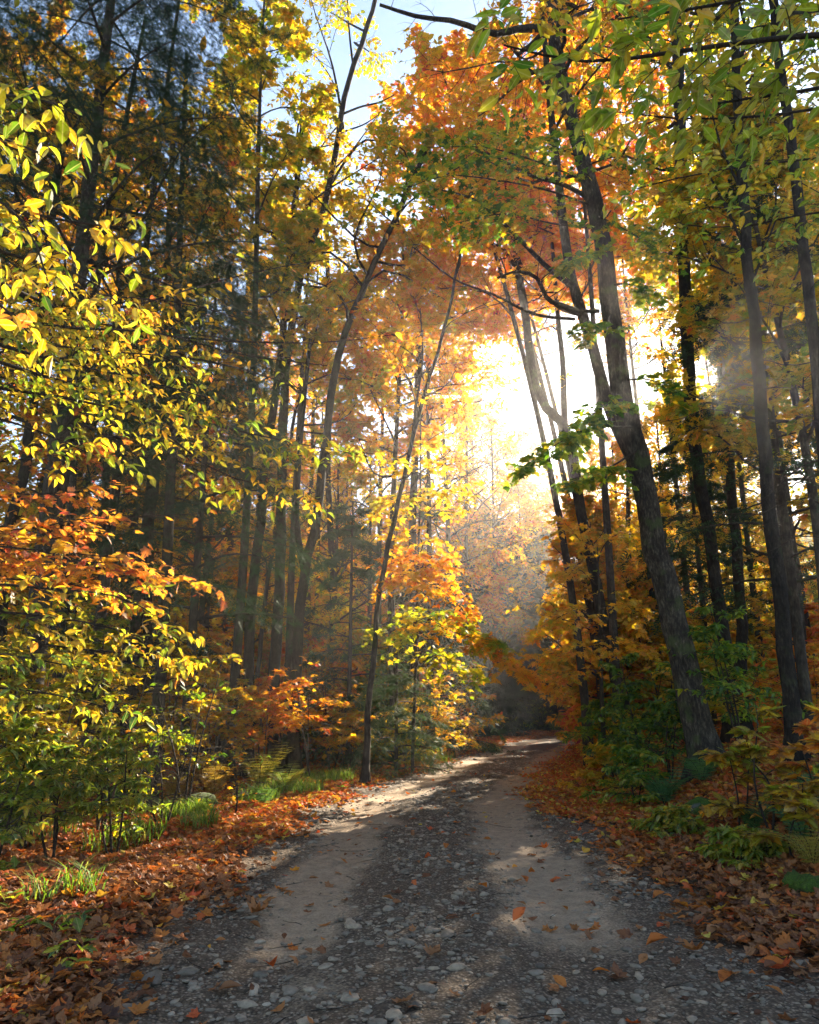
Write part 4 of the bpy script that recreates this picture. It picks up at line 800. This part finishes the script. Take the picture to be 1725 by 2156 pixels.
limbs_w(p, T, farther([([(-100, 640, 4.4), (150, 690, 4.8), (330, 700, 5.1), (500, 745, 5.4), (690, 770, 5.6)], .40), ([(-100, 700, 4.3), (120, 760, 4.6), (300, 800, 4.9), (480, 850, 5.2)], .42), ([(-100, 800, 4.4), (150, 840, 4.9), (300, 880, 5.1), (450, 990, 5.3), (640, 1040, 5.6)], .42),
               ([(150, 810, 4.8), (330, 865, 5.1), (560, 920, 5.4), (770, 960, 5.7)], .40), ([(-100, 860, 4.2), (60, 900, 4.4), (200, 960, 4.7)], .40), ([(-100, 560, 4.8), (200, 620, 5.2), (400, 640, 5.6), (560, 690, 6.0)], .50),
               ([(0, 660, 5.), (250, 650, 5.4), (430, 600, 5.8), (600, 560, 6.2), (740, 540, 6.6)], .56), ([(300, 700, 5.6), (520, 720, 6.), (700, 720, 6.4), (860, 700, 6.8)], .5), ([(50, 720, 4.9), (220, 740, 5.), (370, 760, 5.2), (440, 820, 5.3)], .38)], 1.22),
        n2=6, l2=.6, n3=5, l3=.22, ln=4, size=.070, T_=OVAL, nj=.35, hang=.25, sj=.35, tj=.1, bj=.08)
p.build('beech_tree', T[0], 'beech at the left edge with yellow-green leaves reaching into the picture', 'tree', 'trees overhanging from the picture edges', BARK2)

p = Plant(702)   # beech right of the camera, large leaves at the top
T = resample(np.array([[2.6, 2.0, .3], [2.55, 2.0, 1.8], [2.5, 2.05, 3.2], [2.4, 2.1, 5.0]]), 12); p.tubes(T, np.linspace(.10, .03, 12), 9)
limbs_w(p, T, [([(1850, 70, 2.45), (1700, 75, 2.45), (1560, 90, 2.45), (1400, 112, 2.5), (1250, 130, 2.55), (1140, 115, 2.6), (1060, 95, 2.6)], .31), ([(1850, -60, 2.6), (1650, -20, 2.6), (1450, 20, 2.65), (1300, 40, 2.7)], .33), ([(1850, 160, 2.7), (1700, 190, 2.8), (1560, 210, 2.9), (1430, 230, 3.)], .35)],
        n2=9, l2=.36, n3=4, l3=.14, ln=3, size=.082, T_=OVAL, nj=.6, hang=.22, tj=.07, bj=.06, droop=.3, cull=False)
limbs_w(p, T, [([(1850, 200, 4.), (1650, 240, 4.2), (1450, 250, 4.4), (1250, 230, 4.6)], .42), ([(1850, 320, 4.4), (1650, 340, 4.7), (1450, 370, 5.), (1330, 400, 5.2)], .36), ([(1850, 430, 4.6), (1700, 450, 4.9), (1540, 480, 5.2), (1420, 470, 5.5)], .33)],
        n2=6, l2=.6, n3=5, l3=.22, ln=4, size=.072, T_=OVAL, nj=.4, hang=.12, tj=.09, bj=.08, cull=False)
p.build('beech_tree', T[0], 'beech at the right with big green leaves hanging across the upper right corner', 'tree', 'trees overhanging from the picture edges', BARK2)

p = Plant(703)   # maple at the left with orange sprays
T = resample(np.array([[-5.6, 7.6, -.4], [-5.5, 7.6, 1.5], [-5.4, 7.7, 3.5], [-5.5, 7.6, 6.]]), 12); p.tubes(T, np.linspace(.08, .02, 12), 8)
limbs_w(p, T, farther([([(-60, 1180, 6.), (120, 1180, 6.), (260, 1190, 6.1), (400, 1230, 6.2)], .71), ([(-60, 1120, 6.2), (80, 1110, 6.2), (200, 1090, 6.3), (330, 1110, 6.5)], .73), ([(-60, 1050, 6.5), (100, 1040, 6.5), (230, 1030, 6.8)], .72), ([(-60, 850, 6.5), (60, 840, 6.5), (160, 830, 6.8)], .72),
               ([(-60, 1150, 5.6), (100, 1160, 5.6), (200, 1170, 5.6), (300, 1180, 5.7)], .70), ([(-60, 980, 7.), (100, 960, 7.), (240, 940, 7.3)], .74), ([(-60, 1220, 6.), (150, 1230, 6.2), (330, 1290, 6.4)], .69), ([(100, 1110, 7), (260, 1090, 7.2), (460, 1080, 7.4)], .72)], 1.25),
        n2=7, l2=.6, n3=4, l3=.24, ln=4, size=.080, T_=MAPLE, nj=.35, hang=.15, sj=.35, tj=.07, bj=.06)
p.build('maple_tree', T[0], 'young maple with orange leaf layers at the left', 'tree', 'young trees at the left', BARK2)

p = Plant(704)   # yellow-green layers
T = resample(np.array([[-4.6, 6.5, -.4], [-4.5, 6.5, 1.], [-4.4, 6.6, 2.4], [-4.5, 6.6, 3.6]]), 12); p.tubes(T, np.linspace(.04, .012, 12), 8)
limbs_w(p, T, farther([([(-60, 1230, 5.), (100, 1240, 5.), (260, 1260, 5.1), (380, 1330, 5.2)], .42), ([(-60, 1290, 4.9), (120, 1300, 5.), (260, 1330, 5.), (400, 1380, 5.1)], .40), ([(-60, 1370, 4.9), (80, 1390, 5.), (200, 1410, 5.2)], .28), ([(-60, 1350, 5.4), (200, 1370, 5.4), (440, 1390, 5.6)], .47),
               ([(-60, 1450, 5.), (100, 1460, 5.), (230, 1490, 5.2)], .34)], 1.25),
        n2=6, l2=.52, n3=4, l3=.22, ln=4, size=.072, T_=OVAL, nj=.3, hang=.2, sj=.35, tj=.09, bj=.08)
p.build('maple_sapling', T[0], 'leafy sapling with yellow-green layers below the orange maple at the left', 'sapling', 'young trees at the left', BARK2)

p = Plant(705)   # yellow-red maple left of the road, mid distance
T = resample(np.array([at(868, 1590, 17.4), at(876, 1400, 17.3), at(880, 1200, 17), at(886, 1000, 17), at(885, 850, 17)]), 14); T[0][2] = hz(T[0][0], 17) - .2; p.tubes(T, np.linspace(.038, .012, 14), 8)
limbs_w(p, T, [([(890, 1150, 16.5), (880, 1130, 16.), (830, 1120, 15.6)], .56), ([(900, 1080, 16.5), (930, 1050, 16.), (960, 1020, 15.6)], .47), ([(890, 1040, 16.5), (850, 1040, 16.), (820, 1070, 15.5)], .47), ([(900, 1000, 16.5), (870, 980, 16.), (900, 950, 15.5)], .50),
               ([(900, 1170, 16.), (870, 1170, 15.5), (830, 1180, 15)], .68), ([(900, 1180, 16.), (880, 1200, 15.2), (850, 1210, 14.8)], .64), ([(900, 1230, 16.), (940, 1250, 15.2), (980, 1290, 14.8)], .66), ([(900, 1200, 16.), (860, 1210, 15.2), (900, 1240, 14.8)], .60),
               ([(900, 1310, 16.), (950, 1330, 15.), (1010, 1350, 14.6), (1100, 1420, 14.3)], .62), ([(900, 1290, 16.), (940, 1300, 15.), (1000, 1330, 14.6), (1040, 1345, 14.4)], .34), ([(900, 1300, 16), (850, 1320, 15.5), (810, 1330, 15.)], .36), ([(900, 1370, 16), (940, 1390, 15.5), (970, 1410, 15.)], .38)],
        r0=.02, n2=9, l2=.8, n3=6, l3=.34, ln=5, size=.115, T_=MAPLES, nj=.4, hang=.1, tj=.05, bj=.05, cull='part')
p.build('maple_tree', T[0], 'young maple left of the road with yellow, red and lime branches over the verge', 'tree', 'young trees at the left', BARK2)

# right: yellow shrubby maple over the road bend
p = Plant(706)
T = resample(np.array([at(1270, 1540, 15.), at(1265, 1400, 15), at(1262, 1250, 15), at(1258, 1150, 15)]), 12); T[0][2] = hz(T[0][0], 15) - .2; p.tubes(T, np.linspace(.05, .012, 12), 8)
limbs_w(p, T, [([(1250, 1300, 14.8), (1200, 1290, 14.5), (1160, 1310, 14.3)], .52), ([(1250, 1360, 14.8), (1190, 1370, 14.5), (1140, 1380, 14.3)], .55), ([(1250, 1410, 14.8), (1200, 1420, 14.6), (1165, 1450, 14.4)], .57), ([(1260, 1230, 15), (1220, 1200, 15.), (1180, 1210, 15.)], .52),
               ([(1270, 1280, 14.8), (1310, 1270, 14.5), (1340, 1290, 14.3)], .54), ([(1260, 1180, 15), (1290, 1130, 15.), (1330, 1120, 15.)], .5), ([(1265, 1340, 15), (1300, 1350, 14.5), (1330, 1370, 14.2)], .54), ([(1260, 1200, 15), (1230, 1150, 15.), (1200, 1110, 15.3)], .55)],
        r0=.016, n2=8, l2=.7, n3=6, l3=.3, ln=5, size=.105, T_=MAPLES, nj=.4, hang=.15, tj=.05, bj=.06)
p.build('maple_sapling', T[0], 'golden sapling reaching over the road bend from the right', 'sapling', 'young trees on the right bank', BARK2)

# ------------------------------------------------------------------ undergrowth: shrubs, saplings, small plants
def shrub(name, label, group, px, Y, H, R, tint, seed, n1=11, n2=6, n3=4, ln=4, size=.09, T_=OVAL, stems=3, cb=.25, lift=.2, cat='shrub', **kw):
    x = at(px, 1490, Y)[0]; b = np.array([x, Y, float(hz(x, Y)) - .03]); p = Plant(seed); r = p.r
    for k in range(stems):
        q = np.linspace(0, 1, 9)[:, None]; a = r.random() * 6.28; T = b + np.array([math.cos(a), math.sin(a), 0]) * (.04 + H * .16 * q) + Z * H * q * r.uniform(.7, 1.) + r.normal(0, .04, (1, 3)) * np.sin(q * 5)
        Rt = np.linspace(.008 + H * .004, .003, 9); p.tubes(T, Rt, 5, 'stems')
        crown_on(p, T, Rt, n1, R, cb, ln, size, tint, T_, planar=True, n2=n2, n3=n3, lift=lift, droop=.15, full=.0, bark_part='stems', nj=.3, **kw)
    return p.build(name, b, label, cat, group, BARK2)
LU = 'undergrowth on the left verge'; RU = 'undergrowth on the right bank'
US = [ # px, Y, H, R, tint, size, template, label, group
    (150, 7.6, 1.55, .55, .24, .085, OVAL, 'bright lime sapling standing in the red leaves on the left verge', LU),
    (270, 8.2, 1.5, .5, .28, .08, OVAL, 'lime green sapling right of the brightest one on the left verge', LU),
    (20, 7.0, 1.7, .7, .30, .085, OVAL, 'green leafy shrub at the far left of the verge', LU),
    (90, 8.6, 2.2, .9, .42, .09, MAPLES, 'yellow-green maple shrub at the left behind the lime sapling', LU),
    (360, 9.8, 1.6, .6, .30, .08, OVAL, 'pale green shrub above the mossy boulder', LU),
    (400, 10.6, 2.3, .8, .27, .11, OVAL, 'green sapling with large hanging leaves left of the dark trunks', LU),
    (230, 9.8, 2.8, 1.1, .45, .1, MAPLES, 'yellow maple shrub in the middle of the left undergrowth', LU),
    (-60, 8.2, 2.6, 1.0, .34, .1, MAPLES, 'green maple shrub cut by the left edge', LU),
    (320, 12.5, 3.0, 1.0, .50, .11, MAPLES, 'golden maple shrub behind the lime saplings', LU),
    (120, 11.5, 3.4, 1.3, .36, .11, MAPLES, 'tall green maple shrub behind the left undergrowth', LU),
    (470, 14.5, 2.2, .8, .48, .1, MAPLES, 'golden shrub in front of the straight trunk', LU),
    (430, 15.5, 2.8, 1.0, .60, .11, MAPLES, 'orange-gold shrub left of the straight trunk', LU),
    (505, 10.3, .9, .4, .62, .08, MAPLES, 'low orange-brown sapling in front of the dark trunks', LU),
    (560, 15.2, 2.3, .9, .64, .11, MAPLES, 'orange maple shrub in front of the tallest trunk', LU),
    (660, 15., 2.6, 1.1, .66, .11, MAPLES, 'maple sapling with an orange leaf layer crossing the twin trunks', LU),
    (700, 17.5, 2.6, 1.0, .55, .11, MAPLES, 'yellow-green sapling between the twin trunks and the leaning sapling', LU),
    (735, 17., 1.6, .7, .52, .1, MAPLES, 'low gold shrub left of the olive bracken', LU),
    (905, 20, 2.6, 1.1, .50, .11, MAPLES, 'yellow bush beside the young blue-green hemlock', LU),
    (960, 22, 2.3, 1.0, .58, .12, MAPLES, 'golden bush at the left bend of the road', LU),
    (860, 18, 1.2, .7, .40, .1, OVALS, 'low yellow-green bush at the verge right of the bracken', LU),
    (20, 13, 3.8, 1.5, .55, .12, MAPLES, 'golden shrub in the dark of the left wood', LU),
    (240, 14, 3.6, 1.5, .44, .12, MAPLES, 'yellow-green shrub deep in the left wood', LU),
    (380, 17, 3.4, 1.5, .56, .13, MAPLES, 'gold shrub deep behind the left undergrowth', LU),
    (1350, 13.5, 2.0, .9, .17, .1, OVAL, 'dense green shrub left of the big leaning tree', RU),
    (1290, 15, 1.9, .9, .20, .1, OVAL, 'green shrub nearest the right verge', RU),
    (1400, 12.2, 1.5, .8, .15, .1, OVAL, 'dark green shrub touching the big leaning trunk', RU),
    (1300, 17, 1.4, .8, .42, .1, OVALS, 'yellow-green low bush on the inside of the bend', RU),
    (1290, 24, 2.0, 1.1, .62, .12, MAPLES, 'orange bush on the inside of the bend', RU),
    (1330, 10.8, .8, .6, .24, .09, OVAL, 'low green plant on the leaf bank below the green shrubs', RU),
    (1250, 12.4, .7, .55, .5, .09, MAPLES, 'low gold sapling at the top of the red verge', RU),
    (1600, 7.6, 1.3, .5, .40, .11, MAPLE, 'yellow-leaved maple sapling behind the slim dark tree base', RU),
    (1530, 8.3, 1.0, .5, .46, .11, MAPLE, 'yellow and rust maple sapling right of the big leaning trunk', RU),
    (1700, 7.6, 1.2, .45, .66, .11, MAPLE, 'rust-leaved maple sapling at the right edge', RU),
    (1650, 6.6, .6, .4, .48, .1, MAPLE, 'small yellow sapling low on the right bank', RU),
    (1790, 6.5, 1.2, .5, .70, .12, MAPLE, 'orange maple sapling reaching in from the right edge', RU),
    (1560, 11, 2.2, 1.0, .18, .1, OVAL, 'green shrub behind the right saplings', RU),
    (1480, 13, 2.3, 1.1, .44, .11, MAPLES, 'yellow-green shrub between the leaning tree and the sun trunk', RU),
    (1690, 14, 2.2, .9, .62, .12, MAPLES, 'rusty shrub deep behind the slim dark tree', RU),
    (1540, 6.9, .35, .35, .3, .09, OVALS, 'low green herb on the right leaf bank', RU),
    (1380, 8.7, .32, .4, .33, .09, OVALS, 'yellow-green herb at the foot of the right bank', RU),
    (1400, 19, 4.0, 1.5, .5, .13, MAPLES, 'gold shrub behind the big leaning tree', RU),
    (1630, 18, 4.2, 1.6, .46, .13, MAPLES, 'yellow shrub in the dark of the right wood', RU),
]
for k, (px, Y, H, R, ti, sz, T_, lab, gr) in enumerate(US):
    shrub('maple_shrub' if 'maple' in lab else 'leafy_shrub', lab, gr, px, Y, H, R, ti, 1000 + k, size=sz * (.82 if T_ is not MAPLE else 1), T_=T_, stems=2 if H < 1 or T_ is MAPLE else 3, n1=4 if T_ is MAPLE else 9 if H < 1 else 8, n2=4 if T_ is MAPLE else 6, n3=2 if T_ is MAPLE else 4, cb=.45 if (14 < Y < 18 and 400 < px < 760) else .28, tj=.06, bj=.07)
r = rg(90)
for k, (px, Y) in enumerate([(60, 22), (180, 20), (300, 24), (420, 23), (540, 24), (640, 22), (720, 26), (800, 25), (870, 30), (940, 33), (350, 31), (480, 31), (600, 32), (0, 29), (150, 33), (770, 36), (1300, 22), (1390, 27), (1480, 20), (1560, 22), (1700, 20), (1780, 16), (1650, 28), (1500, 31), (1340, 33), (1250, 38), (1275, 29), (1000, 45), (1060, 47), (1120, 48), (1190, 52), (-60, 20)]):
    dk = 960 < px < 1200
    shrub('leafy_shrub', 'dim leafy bush of the deep undergrowth between the trunks', 'bushes deep in the undergrowth', px, Y, 1.6 if dk else r.uniform(2.5, 5), 1.9, .2 if dk else float(r.choice([.3, .45, .52, .6, .68])), 1200 + k, size=.10 + .005 * Y, T_=OVALF, stems=4, n1=12, n2=6, n3=4, ln=5, cb=.1)
# herbs in the left foreground litter
for k, (px, py, ti, lab) in enumerate([(20, 1925, .2, 'round-leaved green herb at the left edge'), (60, 1985, .16, 'larger round-leaved herb low at the left edge'), (150, 1978, .18, 'single broad-leaved herb in the left foreground litter'), (15, 1850, .24, 'green herb above the others at the left edge'), (150, 2050, .2, 'small green herb near the lower left corner'), (320, 1700, .26, 'green herb beneath the lime saplings'), (715, 1672, .28, 'bright green herb by the grass on the left verge'), (690, 1690, .27, 'bright herb on the red leaves of the left verge')]):
    g = ground_px(px, py); p = Plant(1400 + k); C = p.kids(np.array([g - Z * .02, g + Z * .03, g + Z * .06]), 9, .16, 1.0, t0=0, planar=False, lift=.9, droop=.3, K=4, fall=.2, radius=.002, part='stems')
    p.leaves(C[:, 2:], 2, .075, ti, OVAL, nj=.2, t0=.8); p.build('herb', g, lab, 'plant', 'small herbs in the leaf litter')

# ------------------------------------------------------------------ the wood beyond: an unbroken mass of foliage
def far_wood():
    r = rg(95); Vs = []; n = 60000
    px = r.uniform(-500, 2300, n); Y = r.uniform(88, 135, n); x = (px - CX) / F * Y
    top = np.where((px > 1080) & (px < 1500), 20, np.where((px > 350) & (px < 650), 9, 14)) + 4 * np.sin(px * .021) + 2 * np.sin(px * .07 + Y)
    z = hz(x, Y) + top * r.random(n) ** .8; pos = np.stack([x, Y, z], -1)
    ti = np.clip(.52 + .16 * np.sin(px * .012 + Y * .2) + .08 * r.normal(0, 1, n), .1, .9)
    V, Fc, t = scatter_flat(pos, r, 1.2, r.uniform(.5, 1.1, n), ti, OVALF)
    tag(raw_mesh('distant_wood', V, Fc, LEAF, {'tint': t}), 'unbroken autumn wood far behind the trees', 'wood', kind='stuff')
far_wood()

# ------------------------------------------------------------------ haze
def haze(density):
    m, nt, out = new_mat('haze_air'); v = nt.nodes.new('ShaderNodeVolumePrincipled'); v.inputs['Color'].default_value = (.95, .96, 1, 1)
    v.inputs['Density'].default_value = density; v.inputs['Anisotropy'].default_value = .70
    nt.links.new(v.outputs[0], out.inputs[1])
    x0, x1, y0, y1, z0, z1 = -270, 270, -45, 405, -4, 40
    V = np.array([(x, y, z) for x in (x0, x1) for y in (y0, y1) for z in (z0, z1)]); Fc = np.array([(0, 1, 3, 2), (4, 6, 7, 5), (0, 4, 5, 1), (2, 3, 7, 6), (0, 2, 6, 4), (1, 5, 7, 3)])
    o = raw_mesh('haze', V, Fc, m); o['kind'] = 'stuff'; o['label'] = 'thin morning haze lit by the low sun'
haze(.0012)
nf = sum(len(o.data.polygons) for o in scene.objects if o.type == 'MESH'); print('faces', nf)
